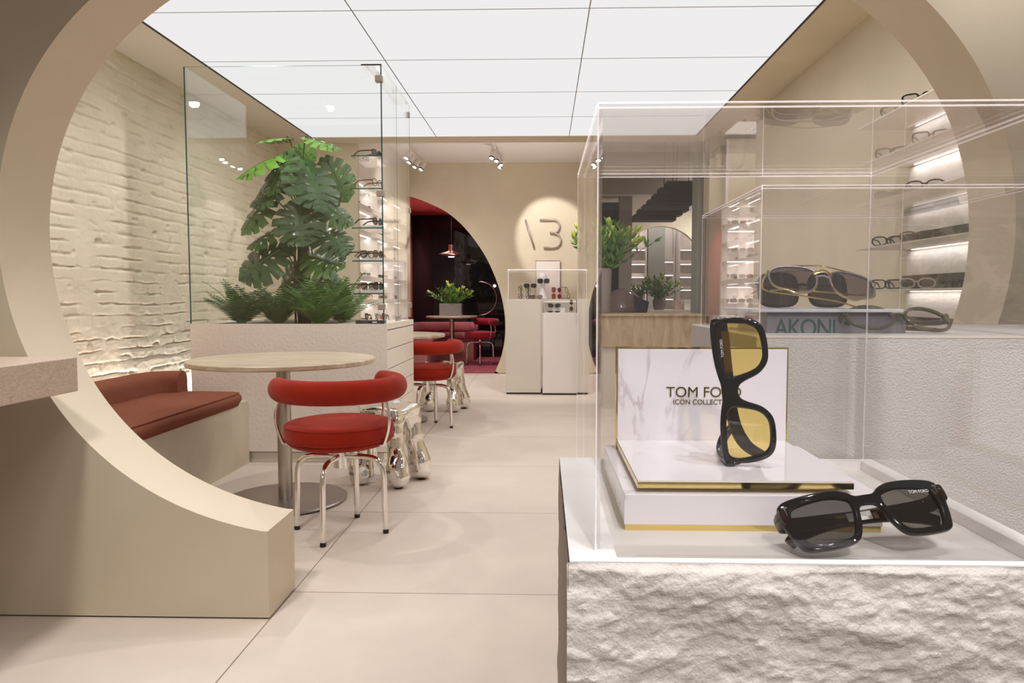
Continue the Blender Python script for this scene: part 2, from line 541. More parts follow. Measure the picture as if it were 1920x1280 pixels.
# --- the front wall with its big rounded opening
AX, AZ = -.150, 1.320
def rho(t):
    return 1.36705 + .03239 * sin(t) + .26260 * cos(2 * t) - .05413 * sin(3 * t) + .02075 * cos(4 * t) + .01718 * sin(5 * t) - .01129 * cos(6 * t)
def arch_profile(n=150):
    A = []
    for i in range(n + 1):
        t = radians(-53.2 + (90 + 53.2) * i / n)
        A.append((rho(t) * cos(t), rho(t) * sin(t)))
    return [(AX - x, AZ + z) for x, z in A] + [(AX + x, AZ + z) for x, z in A[::-1][1:]]
def arch_wall(name, Y0, Y1, prof, x0, x1, ztop, mats, split=True):
    bm = bmesh.new()
    fx0, fx1 = prof[0][0], prof[-1][0]
    cx = (fx0 + fx1) / 2
    cz = max(p[1] for p in prof) / 2
    out = []
    for (x, z) in prof:
        dx, dz = x - cx, z - cz
        t = 1e9
        if dx > 1e-6: t = min(t, (x1 - cx) / dx)
        if dx < -1e-6: t = min(t, (x0 - cx) / dx)
        if dz > 1e-6: t = min(t, (ztop - cz) / dz)
        if dz < -1e-6: t = min(t, (.006 - cz) / dz)
        out.append((cx + dx * t, cz + dz * t))
    # foot: outer points straight under the profile near both ends
    for (side, sgn) in ((0, -1), (-1, 1)):
        out[side] = (prof[side][0], .006)
    def V(p, y): return bm.verts.new((p[0], y, p[1]))
    n = len(prof)
    fi = [V(p, Y0) for p in prof]; bi = [V(p, Y1) for p in prof]
    fo = [V(p, Y0) for p in out]; bo = [V(p, Y1) for p in out]
    for i in range(n - 1):
        f = bm.faces.new((fi[i], fi[i + 1], fo[i + 1], fo[i])); f.material_index = 0
        f = bm.faces.new((bi[i + 1], bi[i], bo[i], bo[i + 1])); f.material_index = 0
        f = bm.faces.new((fi[i], bi[i], bi[i + 1], fi[i + 1])); f.material_index = 1; f.smooth = True
        f = bm.faces.new((fo[i], fo[i + 1], bo[i + 1], bo[i])); f.material_index = 0
        # corners of the outer rectangle
        p, q = out[i], out[i + 1]
        if abs(p[0] - q[0]) > 1e-4 and abs(p[1] - q[1]) > 1e-4:
            c = None
            for X in (x0, x1):
                for Z in (.006, ztop):
                    if (abs(p[0] - X) < 1e-4 or abs(q[0] - X) < 1e-4) and (abs(p[1] - Z) < 1e-4 or abs(q[1] - Z) < 1e-4): c = (X, Z)
            if c:
                bm.faces.new((fo[i], fo[i + 1], V(c, Y0)))
                bm.faces.new((bo[i], V(c, Y1), bo[i + 1]))
    f = bm.faces.new((fi[0], fo[0], bo[0], bi[0])); f.material_index = 0
    f = bm.faces.new((fi[-1], bi[-1], bo[-1], fo[-1])); f.material_index = 0
    return struct(name, bm, mats, auto=30)
prof = arch_profile()
prof = [p for p in prof if p[0] < -.925 or p[1] > AZ or p[0] > .625]
prof = [(-.917, prof[0][1] - .0012)] + prof + [(.617, prof[-1][1] - .0012)]
arch_wall('wall_front', 2.3645, 2.62, prof, -4.2, 3.6, 3.3, [M['champagne'], M['champagne_soffit']])
struct('shade_gap_front', B(-4.2, -.922, 2.370, 2.615, 0, .007), M['dark_gap'])  # dark strip standing for the shaded recess under the wall

# --- brick side wall, real relief
def grid_wall(name, u0, u1, v0, v1, step, fn, mapf, m):
    nu = int((u1 - u0) / step); nv = int((v1 - v0) / step)
    verts = []
    for j in range(nv + 1):
        v = v0 + (v1 - v0) * j / nv
        for i in range(nu + 1):
            u = u0 + (u1 - u0) * i / nu
            verts.append(mapf(u, v, fn(u, v)))
    faces = [(j * (nu + 1) + i, j * (nu + 1) + i + 1, (j + 1) * (nu + 1) + i + 1, (j + 1) * (nu + 1) + i) for j in range(nv) for i in range(nu)]
    me = bpy.data.meshes.new(name)
    me.from_pydata(verts, [], faces)
    me.materials.append(m)
    for p in me.polygons: p.use_smooth = True
    o = bpy.data.objects.new(name, me)
    COL.objects.link(o)
    return o
def hsh(a, b=0, c=0):
    x = math.sin(a * 127.1 + b * 311.7 + c * 74.7) * 43758.5453
    return x - math.floor(x)
def brick_h(u, v):
    wob = noise.noise(Vector((u * 1.1, v * 1.1, 5))) * .022 + noise.noise(Vector((u * 7, v * 7, 2))) * .006
    vv = v + wob
    row = math.floor(vv / .074)
    fv = vv / .074 - row
    uu = u + (row % 2) * .12 + hsh(row) * .05 + noise.noise(Vector((u * 5, v * 9, 9))) * .02
    cl = math.floor(uu / .24)
    fu = uu / .24 - cl
    ev = min(fv, 1 - fv) * .074
    eu = min(fu, 1 - fu) * .24
    mask = max(0, min(1, .58 + 1.8 * noise.noise(Vector((u * 4.1, v * 7.5, 1)))))
    gv = math.exp(-(ev / .0065) ** 2) * mask
    gu = math.exp(-(eu / .006) ** 2) * mask * .5 * (hsh(row, cl, 3) > .35)
    h = (hsh(row, cl) - .5) * .0050 + (hsh(row, cl, 1) - .5) * (fv - .5) * .004
    h -= .0155 * max(gv, gu)
    h += noise.noise(Vector((u * 18, v * 30, 3))) * .0032 + noise.noise(Vector((u * 3, v * 4, 8))) * .005 + noise.noise(Vector((u * 45, v * 60, 3))) * .0012
    c = noise.noise(Vector((u * 9, v * 18, 13)))
    if c > .42: h -= (c - .42) * .05
    return h
wl = grid_wall('wall_left', 2.62, 7.5, 0, 2.64, .0085, brick_h, lambda u, v, h: (-2.705 + h, u, v), M['cream_brick'])
tag(wl, kind='structure')
struct('trim_1', B(-2.80, -2.74, 2.62, 7.5, 0, 2.66), M['cream_brick'])

# --- right wall, recess behind it
struct('wall_right', B(1.80, 1.95, 2.62, 6.34, 0, 2.64), M['plaster_beige'])
struct('trim_2', B(1.95, 2.45, 6.20, 6.34, 0, 2.95), M['plaster_beige'])
struct('wall_recess', B(2.40, 2.50, 6.34, 7.60, 0, 2.95), M['plaster_beige'])

# --- luminous ceiling: five rows of three stretched panels
XE = [-2.28, -1.05, .247, 1.476]
YE = [2.63, 3.25, 4.07, 4.91, 5.69, 6.46, 7.22]
names_row = ['nearest the arch', 'second row from the arch', 'third row from the arch', 'fourth row from the arch', 'fifth row from the arch', 'rearmost row, above the raised rear ceiling edge']
names_col = ['brick wall side', 'middle column', 'shelf wall side']
for j in range(6):
    for i in range(3):
        o = obj('luminous_ceiling_panel', B(XE[i] + .003, XE[i + 1] - .003, YE[j] + .003, YE[j + 1] - .003, 2.64, 2.652), M['sky_panel'])
        tag(o, 'glowing white ceiling panel, %s, %s' % (names_col[i], names_row[j]), 'ceiling light', 'luminous ceiling panels')
for _n, _y in enumerate(YE[1:-1]):
    struct('trim_%d' % (20 + _n), B(XE[0], XE[-1], _y - .0028, _y + .0028, 2.6385, 2.652), M['joint_grey'])
for _n, _x in enumerate(XE[1:-1]):
    struct('trim_%d' % (30 + _n), B(_x - .0032, _x + .0032, YE[0], YE[-1], 2.6384, 2.652), M['joint_grey'])
for _n, _x in enumerate((XE[0], XE[-1])):
    struct('trim_%d' % (40 + _n), B(_x - .006, _x + .006, YE[0], YE[-1], 2.634, 2.652), M['dark_gap'])
struct('ceiling', B(-2.8, 2.0, 2.62, 7.24, 2.665, 2.75), M['dark_gap'])
struct('trim_3', B(-2.80, -2.288, 2.62, 7.24, 2.636, 2.664), M['soffit_beige'])
struct('trim_4', B(1.484, 1.95, 2.62, 7.24, 2.636, 2.664), M['plaster_beige'])
struct('trim_5', B(-2.288, 1.484, 7.23, 7.50, 2.636, 2.95), M['plaster_beige'])
struct('trim_6', B(-2.8, -2.288, 7.24, 7.50, 2.636, 2.95), M['plaster_beige'])
struct('trim_7', B(1.484, 2.5, 7.24, 7.50, 2.636, 2.95), M['plaster_beige'])
struct('ceiling_rear', B(-2.8, 2.5, 7.24, 13.6, 2.93, 3.0), M['ceiling_white'])

# --- rear wall with its own arch into the red lounge
RX = -2.30
_half = [(-2.30, 2.53), (-2.08, 2.515), (-1.851, 2.468), (-1.628, 2.39), (-1.368, 2.265), (-1.15, 2.09), (-.960, 1.866), (-.81, 1.64), (-.695, 1.40), (-.60, 1.13), (-.548, .864), (-.535, .65), (-.548, .45), (-.60, .22), (-.690, .006)]
_h = [(p.x, p.y) for p in catmull([(x, z, 0) for x, z in _half], 5)]
pr = [(2 * RX - x, z) for x, z in _h[::-1]] + _h[1:]
def rear_wall():
    bm = bmesh.new()
    x0, x1, zt = -4.8, .56, 2.93
    Y0, Y1 = 10.23, 10.44
    # strips: columns of faces from profile to the outer frame, built per side
    top = [p for p in pr]
    def V(p, y): return bm.verts.new((p[0], y, p[1]))
    imax = max(range(len(top)), key=lambda i: top[i][1])
    out = []
    for i, (x, z) in enumerate(top):
        dx, dz = x - RX, z - 1.0
        t = 1e9
        if dx > 1e-6: t = min(t, (x1 - RX) / dx)
        if dx < -1e-6: t = min(t, (x0 - RX) / dx)
        if dz > 1e-6: t = min(t, (zt - 1.0) / dz)
        if dz < -1e-6: t = min(t, (0 - 1.0) / dz)
        out.append((RX + dx * t, 1.0 + dz * t))
    out[0] = (x0, 0); out[-1] = (x1, 0)
    fi = [V(p, Y0) for p in top]; bi = [V(p, Y1) for p in top]
    fo = [V(p, Y0) for p in out]; bo = [V(p, Y1) for p in out]
    for i in range(len(top) - 1):
        f = bm.faces.new((fi[i], fi[i + 1], fo[i + 1], fo[i])); f.material_index = 0
        f = bm.faces.new((bi[i + 1], bi[i], bo[i], bo[i + 1])); f.material_index = 1
        f = bm.faces.new((fi[i], bi[i], bi[i + 1], fi[i + 1])); f.material_index = 1; f.smooth = True
        p, q = out[i], out[i + 1]
        if abs(p[0] - q[0]) > 1e-4 and abs(p[1] - q[1]) > 1e-4:
            for X in (x0, x1):
                for Z in (0, zt):
                    if (abs(p[0] - X) < 1e-4 or abs(q[0] - X) < 1e-4) and (abs(p[1] - Z) < 1e-4 or abs(q[1] - Z) < 1e-4):
                        bm.faces.new((fo[i], fo[i + 1], V((X, Z), Y0)))
                        bm.faces.new((bo[i], V((X, Z), Y1), bo[i + 1]))
    return struct('wall_rear', bm, [M['plaster_beige'], M['red_paint']], auto=30)
rear_wall()
struct('wall_lounge_left', B(-2.42, -2.32, 10.44, 13.0, 0, 2.51), M['red_paint'])
struct('wall_lounge_right', B(.45, .53, 10.44, 13.0, 0, 2.51), M['red_paint'])
struct('ceiling_lounge', B(-2.42, .53, 10.44, 13.0, 2.51, 2.58), M['red_paint'])
struct('wall_lounge_rear', B(-2.32, .45, 12.92, 13.0, 0, 2.51), M['black_panel'])
struct('floor_lounge', B(-4.4, .53, 10.25, 13.0, -.04, .012), M['carpet_red'])
# --- left side of the rear zone
struct('wall_rear_left', B(-2.85, -2.75, 7.5, 10.23, 0, 2.93), M['plaster_beige'])

# --- mirror's reflection behind the travertine counter, built as a real room
struct('floor_reflected_room', B(.54, 3.4, 10.45, 13.0, -.05, 0), M['floor_tile'])
struct('wall_reflected_room_left', B(.56, .62, 8.25, 10.95, 0, 2.93), M['plaster_beige'])
struct('wall_reflected_room_right', B(3.3, 3.4, 7.7, 13.0, 0, 2.93), M['plaster_beige'])
def reflected_room_wall():
    bm = bmesh.new()
    cx, cz, r = 1.756, 1.525, .60
    A = [(cx - r, 0)] + [(cx - r * cos(radians(a)), cz + r * sin(radians(a))) for a in range(0, 181, 6)] + [(cx + r, 0)]
    # the lower half keeps the circle's widest span
    pts = [(.62, 0)] + A + [(3.3, 0), (3.3, 2.36), (.62, 2.36)]
    prism(bm, pts, 'y', 11.0, 11.1)
    return struct('wall_reflected_room_rear', bm, M['plaster_beige'])
reflected_room_wall()
struct('ceiling_reflected_room', B(.62, 3.3, 9.3, 11.1, 2.36, 2.45), M['ceiling_white'])
struct('trim_8', B(.62, 3.3, 9.2, 9.3, 2.36, 2.93), M['taupe_roof'])
struct('wall_reflected_room_end', B(.62, 3.3, 12.9, 13.0, 0, 2.93), M['plaster_white'])
struct('trim_9', B(1.70, 1.97, 12.0, 12.2, 0, 2.3), M['grey_green'])
struct('trim_10', B(.97, 1.13, 9.45, 9.6, 0, 2.36), M['grey_column'])
struct('trim_11', B(.72, .97, 9.6, 9.7, 0, 2.30), M['navy_dark'])

# ================================================================== EYEWEAR
def loop_halves(half):
    """mirror a half outline (x>=0, centre top to centre bottom) into a closed one"""
    return half + [(-x, z) for x, z in half[::-1] if abs(x) > 1e-6]

def smooth_loop(pts, per=5):
    return [(p[0], p[1]) for p in catmull([(x, z, 0) for x, z in pts], per, closed=True)]

def front_mesh(outer, holes, depth, bevel, wrap):
    """flat plate with lens holes, rounded edges, slightly wrapped"""
    cu = bpy.data.curves.new('front', 'CURVE')
    cu.dimensions = '2D'
    cu.fill_mode = 'BOTH'
    cu.extrude = depth / 2 - bevel
    cu.bevel_depth = bevel
    cu.bevel_resolution = 2
    cu.offset = -bevel
    for lp in [outer] + holes:
        sp = cu.splines.new('POLY')
        sp.points.add(len(lp) - 1)
        for i, (x, z) in enumerate(lp): sp.points[i].co = (x, z, 0, 1)
        sp.use_cyclic_u = True
    o = bpy.data.objects.new('front', cu)
    COL.objects.link(o)
    bpy.context.view_layer.update()
    dg = bpy.context.evaluated_depsgraph_get()
    me = bpy.data.meshes.new_from_object(o.evaluated_get(dg))
    bpy.data.objects.remove(o)
    bm = bmesh.new()
    bm.from_mesh(me)
    bpy.data.meshes.remove(me)
    bmesh.ops.remove_doubles(bm, verts=bm.verts, dist=1e-6)
    for v in bm.verts:
        x, z, y = v.co
        v.co = (x, -y + wrap * x * x, z)
    for f in bm.faces: f.smooth = True
    return bm

def lens_bm(hole, y, t, wrap):
    bm = bmesh.new()
    c = (sum(p[0] for p in hole) / len(hole), sum(p[1] for p in hole) / len(hole))
    big = [(c[0] + (x - c[0]) * 1.02, c[1] + (z - c[1]) * 1.02) for x, z in hole]
    v = [bm.verts.new((x, y + wrap * x * x, z)) for x, z in big]
    f = bm.faces.new(v)
    f.smooth = True
    return bm

def temple_bm(pts, secs, mi=0, n=10, power=3.0):
    bm = bmesh.new()
    sweep(bm, pts, secs, n=n, power=power, up=Vector((0, 0, 1)), mi=mi)
    return bm

def temple_paths(w, z0, length, drop, fold, sgn, y0=.010, lift=0):
    """returns points: fold=0 open to +Y, fold=1 folded across behind the front"""
    if not fold:
        P = [(sgn * w, .000, z0), (sgn * w, y0 + .006, z0), (sgn * (w + .001), length * .35, z0 + .0005), (sgn * (w - .001), length * .68, z0 - .001), (sgn * (w - .005), length * .84, z0 - drop * .35), (sgn * (w - .009), length, z0 - drop)]
    else:
        y = y0 + fold
        P = [(sgn * w, .000, z0), (sgn * (w + .001), y * .6, z0), (sgn * (w - .008), y, z0 + lift), (sgn * (w - length * .35), y + .002, z0 + lift), (sgn * (w - length * .70), y + .003, z0 - .001 + lift), (sgn * (w - length * .86), y + .003, z0 - drop * .35 + lift), (sgn * (w - length), y + .002, z0 - drop + lift)]
    return catmull(P, 5)

def gen_glasses(root, w, h, shape, fm, lm, tm=None, fold=0, thick=.003, depth=.004, wrap=.9, drop=.028, length=.135, rimless=False, lo=False, tsec=(.0045, .0018), bar=None):
    """generic eyewear as parts of root; local X is width, Z up, front faces -Y; origin at the lowest rim point"""
    tm = tm or fm
    per = 3 if lo else 5
    cx = w * .25 + .0035
    rw, rh = w * .25 - .0065, h / 2
    def ring(rx, rz, pw, ox=cx):
        n = 14 if lo else 24
        out = []
        for i in range(n):
            a = 2 * pi * i / n
            c, s = cos(a), sin(a)
            X = math.copysign(abs(c) ** (2 / pw), c) * rx
            Z = math.copysign(abs(s) ** (2 / pw), s) * rz
            if shape == 'avi': X *= (1 + .10 * Z / rz); X -= .10 * rx * Z / rz * 0; Z -= max(0, -Z) * .25 * (X < 0)
            if shape == 'cat': Z += .18 * rz * (X / rx)
            out.append((ox + X, Z))
        return out
    pw = {'round': 2.0, 'panto': 2.4, 'square': 3.6, 'avi': 2.7, 'cat': 2.6}[shape]
    hole = ring(rw, rh - thick, pw)
    outer_r = ring(rw + thick, rh, pw)
    bm = bmesh.new()
    for sg in (1, -1):
        pts = [(sg * (a[0] + b[0]) / 2, wrap * ((a[0] + b[0]) / 2) ** 2, (a[1] + b[1]) / 2) for a, b in zip(hole, outer_r)]
        if sg < 0: pts = pts[::-1]
        sec = [(depth / 2, thick / 2 * 1.15)] * len(pts)
        # closed ring of rectangular section
        cen = Vector((sg * cx, 0, 0))
        rings = []
        nn = 6 if lo else 8
        for p in pts:
            p = Vector(p)
            r = Vector((p.x - cen.x, 0, p.z)).normalized()
            rg = []
            for k in range(nn):
                th = 2 * pi * (k + .5) / nn
                c, s = cos(th), sin(th)
                rg.append(bm.verts.new(p + r * (thick * .62) * math.copysign(abs(c) ** .6, c) + Vector((0, 1, 0)) * (depth / 2) * math.copysign(abs(s) ** .6, s)))
            rings.append(rg)
        m = len(rings)
        for i in range(m):
            for k in range(nn):
                f = bm.faces.new((rings[i][k], rings[i][(k + 1) % nn], rings[(i + 1) % m][(k + 1) % nn], rings[(i + 1) % m][k]))
                f.smooth = True
    zb = rh * .25 if shape != 'round' else rh * .15
    sweep(bm, catmull([(-cx + rw * .96, wrap * .0002, zb * .6), (-.004, -.0005, zb + .0015), (.004, -.0005, zb + .0015), (cx - rw * .96, wrap * .0002, zb * .6)], 3), [(thick * .7, depth * .45)] * 10, n=6)
    if bar:
        bb = bmesh.new()
        sweep(bb, catmull([(-cx * 1.1, wrap * cx * cx, rh * .99), (-.008, -.0015, rh * 1.10), (.008, -.0015, rh * 1.10), (cx * 1.1, wrap * cx * cx, rh * .99)], 5), .0011, n=6)
        if bar == 'gold':
            sweep(bb, catmull([(-cx + rw * .9, .0, rh * .45), (-.004, -.003, rh * .62), (.004, -.003, rh * .62), (cx - rw * .9, .0, rh * .45)], 4), [(.0030, .0010)] * 13, n=8, power=3)
            for sg in (1, -1):
                q = [p for p in outer_r if p[1] < -rh * .1]
                q = sorted(q, key=lambda p: p[0])
                pp = [(sg * p[0], wrap * p[0] ** 2 - depth * .45, p[1] * 1.02) for p in q]
                sweep(bb, pp, .0011, n=6)
        part('metal_bridge', bb, M[bar], root, smooth=True)
    for sg in (1, -1):
        x1 = cx + rw
        yv = wrap * x1 * x1
        sweep(bm, [(sg * (x1 - .001), yv, rh * .42), (sg * (w / 2 - .001), yv + .002, rh * .45), (sg * (w / 2), yv + .006, rh * .45)], [(.0030, depth * .45)] * 3, n=6, power=3)
    xe = w / 2
    ye = wrap * (cx + rw) ** 2
    part('frame', bm, fm, root, smooth=True)
    if lm is not None:
        for sg in (1, -1):
            part('lens', lens_bm([(sg * x, z) for x, z in ring(rw + thick * .3, rh - thick * .7, pw)], 0, 0, wrap), lm, root)
    for sg in (1, -1):
        pp = temple_paths(xe, rh * .45, length, drop, fold * (1 if sg > 0 else 1.6), sg, y0=ye * .5)
        secs = [(tsec[0] * (1 - .15 * i / len(pp)), tsec[1]) for i in range(len(pp))]
        b2 = bmesh.new()
        sweep(b2, [(p.x, p.y + ye * .5, p.z) for p in pp], secs, n=6 if lo else 8, power=3)
        part('temple', b2, tm, root, smooth=True)
    for ch in [c for c in COL.objects if c.parent == root]:
        for v in ch.data.vertices: v.co.z += rh * 1.0 + thick * .15
    return root

_gcache = {}
def glasses(loc, rz, label, shape='panto', w=.142, h=.044, fm='black_acetate', lm='lens_clear', tm=None, fold=0, group=None, thick=.003, tilt=0, cat='glasses', name='eyeglasses', roll=0, **k):
    key = (shape, w, h, fm, lm, tm, fold, thick, name, tuple(sorted(k.items())))
    if key in _gcache:
        o = copy_tree(_gcache[key])
        if 'group' in o: del o['group']
    else:
        o = empty(name, (0, 0, 0))
        gen_glasses(o, w, h, shape, M[fm], M[lm] if lm else None, M[tm] if tm else None, fold, thick=thick, **k)
        _gcache[key] = o
    o.location = loc
    o.rotation_euler = Euler((tilt, roll, rz), 'XYZ')
    o['label'] = label
    o['category'] = cat
    if group: o['group'] = group
    return o

# ================================================================== FRONT VITRINE (rough stone plinth)
PX0, PX1, PY0, PY1, PZ = .020, .400, .5345, .893, .882
def stone_h(u, v):
    # split rock: irregular plates with sharp chipped edges over a gently uneven face
    q = Vector((u * 11 + v * 4, v * 23 - u * 3, 3))
    t = noise.fractal(q, .75, 2.1, 5) * 3.2
    k = math.floor(t); f = t - k
    f = min(1, f / .14)
    plate = (k + f * f * (3 - 2 * f)) * .0016
    t2 = noise.fractal(Vector((u * 34, v * 62, 9)), .8, 2.2, 4) * 2.6
    k2 = math.floor(t2); f2 = min(1, (t2 - k2) / .3)
    plate2 = (k2 + f2) * .00042
    e = noise.fractal(Vector((u * 120, v * 170, 5)), .6, 2.0, 3) * .00045
    return max(-.0060, min(.0060, plate + plate2 + e)) + noise.noise(Vector((u * 7, v * 9, 1))) * .0012
pl = empty('display_plinth', ((PX0 + PX1) / 2, (PY0 + PY1) / 2, 0), label='white stone display plinth in the foreground with split rock face', cat='plinth')
def P_(name, bm, mats, parent, **k):
    """part given in world coordinates under an unrotated root"""
    o = obj(name, bm, mats, parent, **k)
    L = parent.matrix_world.translation if False else Vector(parent.location)
    pp = parent.parent
    while pp is not None:
        L = L + Vector(pp.location); pp = pp.parent
    o.location = -L
    return o
def childobj(o, parent):
    o.parent = parent
    o.location = Vector(o.location) - Vector(parent.location)
    return o
bm = bmesh.new()
box(bm, PX0, PX1, PY0 + .011, PY1, 0, PZ - .012)
# rim
box(bm, PX0, PX0 + .036, PY0 + .0035, PY1, PZ - .012, PZ)
box(bm, PX1 - .017, PX1, PY0 + .0035, PY1, PZ - .012, PZ)
box(bm, PX0 + .036, PX1 - .017, PY0 + .0035, PY0 + .012, PZ - .012, PZ)
box(bm, PX0 + .036, PX1 - .017, PY1 - .013, PY1, PZ - .012, PZ)
P_('body', bm, M['stone_white'], pl)
rf = grid_wall('rough_face', PX0 - .0022, PX1, 0, PZ - .0006, .0019, stone_h, lambda u, v, h: (u, PY0 - .0016 - max(h, -.0046) * (1 if v < PZ - .006 else (PZ - .0006 - v) / .0054) + (0 if v < PZ - .003 else .0040), v), M['stone_rough'])
childobj(rf, pl)
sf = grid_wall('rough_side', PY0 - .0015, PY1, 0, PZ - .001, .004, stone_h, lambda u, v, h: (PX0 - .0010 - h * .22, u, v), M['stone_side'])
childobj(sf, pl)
P_('tray_floor', B(PX0 + .036, PX1 - .017, PY0 + .012, PY1 - .013, PZ - .0119, PZ - .0110), M['tray_stone'], pl)
ZT = PZ - .0110

def acrylic_case(name, x0, x1, y0, y1, z0, z1, t, label, mat_p='acrylic', cat='display case', edge=None):
    r = empty(name, ((x0 + x1) / 2, (y0 + y1) / 2, z0), label=label, cat=cat)
    a = M[mat_p]
    P_('front_pane', B(x0, x1, y0, y0 + t, z0, z1), a, r)
    P_('back_pane', B(x0, x1, y1 - t, y1, z0, z1), a, r)
    P_('side_pane', B(x0, x0 + t, y0 + t, y1 - t, z0, z1), a, r)
    P_('side_pane', B(x1 - t, x1, y0 + t, y1 - t, z0, z1), a, r)
    P_('top_pane', B(x0, x1, y0, y1, z1, z1 + t), a, r)
    bm = bmesh.new()
    e = edge or t * .22
    for x in (x0, x1 - e):
        for y in (y0, y1 - e):
            box(bm, x - .0001, x + e, y - .0001, y + e, z0, z1 + t)
    for y in (y0, y1 - e):
        box(bm, x0, x1, y - .0002, y + e, z1 - e * .3, z1 + e * .7)
    for x in (x0, x1 - e):
        box(bm, x - .0002, x + e, y0, y1, z1 - e * .3, z1 + e * .7)
    P_('glued_edge', bm, M['acrylic_seam'], r)
    bm = bmesh.new()
    # bright polished top rim
    for y in (y0, y1 - e): box(bm, x0, x1, y - .0002, y + e, z1 + t - e * .8, z1 + t + .0002)
    for x in (x0, x1 - e): box(bm, x - .0002, x + e, y0, y1, z1 + t - e * .8, z1 + t + .0002)
    P_('polished_rim', bm, M['acrylic_seam'], r)
    return r
def seam_mat():
    m = bpy.data.materials.new('acrylic_seam'); m.use_nodes = True
    nt = m.node_tree; nt.nodes.clear(); N = nt.nodes.new
    t = N('ShaderNodeBsdfTransparent'); t.inputs[0].default_value = (.95, .94, .95, 1)
    d = N('ShaderNodeBsdfDiffuse'); d.inputs[0].default_value = (.93, .90, .93, 1)
    tl = N('ShaderNodeBsdfTranslucent'); tl.inputs[0].default_value = (.93, .90, .93, 1)
    a = N('ShaderNodeAddShader'); mx = N('ShaderNodeMixShader'); mx.inputs[0].default_value = .27
    nt.links.new(d.outputs[0], a.inputs[0]); nt.links.new(tl.outputs[0], a.inputs[1])
    nt.links.new(t.outputs[0], mx.inputs[1]); nt.links.new(a.outputs[0], mx.inputs[2])
    o = N('ShaderNodeOutputMaterial'); nt.links.new(mx.outputs[0], o.inputs[0])
    M['acrylic_seam'] = m
seam_mat()
acrylic_case('acrylic_case', .0405, .386, .5605, .882, PZ - .004, 1.2215, .0042, 'large clear acrylic case over the marble display and two black sunglasses', edge=.0011)

# marble display
md = empty('marble_display', (.18, .75, ZT), label='white marble and gold step display lettered in gold, inside the front case', cat='display stand')
def marble_block(name, x0, x1, y0, y1, z0, z1, gz0, gz1, parent, over=.0006):
    o = P_(name, B(x0, x1, y0, y1, z0, z1, bev=.0006), M['white_marble'], parent)
    g = P_('gold_trim', B(x0 - over, x1 + over, y0 - over, y1 + over, gz0, gz1), M['gold'], parent)
    return o
marble_block('base_block', .0725, .301, .645, .862, ZT + .0055, .9040, ZT, ZT + .0055, md, over=-.001)
P_('spacer', B(.090, .270, .665, .835, .9040, .9082), M['white_marble'], md)
P_('gold_trim', B(.0848, .2772, .6505, .8368, .9082, .9138), M['gold'], md)
P_('step_slab', B(.0852, .2768, .6512, .8360, .9138, .9152), M['white_marble'], md)
P_('gold_trim', B(.0838, .2790, .8372, .8480, .9040, 1.0222), M['gold'], md)
P_('back_panel', B(.0856, .2772, .8362, .8466, .9120, 1.0204), M['white_marble'], md)
def text_obj(name, body, size, loc, rot, m, parent=None, ext=.0003, align='LEFT', xs=1.0, sp=1.0):
    cu = bpy.data.curves.new(name, 'FONT')
    cu.body = body; cu.size = size; cu.extrude = ext
    cu.align_x = align
    cu.space_character = sp
    o = bpy.data.objects.new(name, cu)
    COL.objects.link(o)
    bpy.context.view_layer.update()
    dg = bpy.context.evaluated_depsgraph_get()
    me = bpy.data.meshes.new_from_object(o.evaluated_get(dg))
    bpy.data.objects.remove(o)
    me.materials.clear(); me.materials.append(m)
    o = bpy.data.objects.new(name, me)
    COL.objects.link(o)
    o.rotation_euler = rot
    o.scale = (xs, 1, 1)
    if parent:
        o.parent = parent
        L = Vector(parent.location)
        o.location = Vector(loc) - L
    else: o.location = loc
    return o
text_obj('lettering', 'TOM FORD', .0168, (.1405, .8358, .9655), (pi / 2, 0, 0), M['gold_dark'], md, xs=1.0, sp=1.0)
text_obj('small_lettering', 'ICON COLLECTION', .0082, (.1485, .8358, .9570), (pi / 2, 0, 0), M['gold_dark'], md, xs=.95)

# ---- hero sunglasses
def hero(name, label, outer_half, hole_half, lens_m, depth, wrap, bevel, fold_paths, arm_m, loc, rot, lenswrap=None):
    r = empty(name, (0, 0, 0), label=label, cat='sunglasses')
    sc = .001
    outer = smooth_loop([(x * sc, z * sc) for x, z in loop_halves(outer_half)], 5)
    hole = smooth_loop([(x * sc, z * sc) for x, z in hole_half], 6)
    holes = [hole, [(-x, z) for x, z in hole][::-1]]
    part('frame', front_mesh(outer, holes, depth, bevel, wrap), M['black_acetate'], r)
    for h in holes:
        part('lens', lens_bm(h, 0.0004, .001, wrap), lens_m, r)
    for pts, secs in fold_paths:
        pp = catmull(pts, 6)
        n = len(pp)
        ss = []
        for i in range(n):
            t = i / (n - 1) * (len(secs) - 1)
            a = int(min(t, len(secs) - 2)); f = t - a
            ss.append((secs[a][0] * (1 - f) + secs[a + 1][0] * f, secs[a][1] * (1 - f) + secs[a + 1][1] * f))
        bm = bmesh.new()
        sweep(bm, pp, ss, n=14, power=3.2)
        tm = part('temple', bm, arm_m, r, smooth=True)
    return r
def tbar(parent, x, z, y, s=.0042, flip=1):
    bm = bmesh.new()
    box(bm, x - s * .62, x + s * .62, y - .0006, y + .0006, z + s * .55, z + s * .85)
    box(bm, x - s * .16, x + s * .16, y - .0006, y + .0006, z - s * .9, z + s * .6)
    return part('metal_inlay', bm, M['silver_wire'], parent)

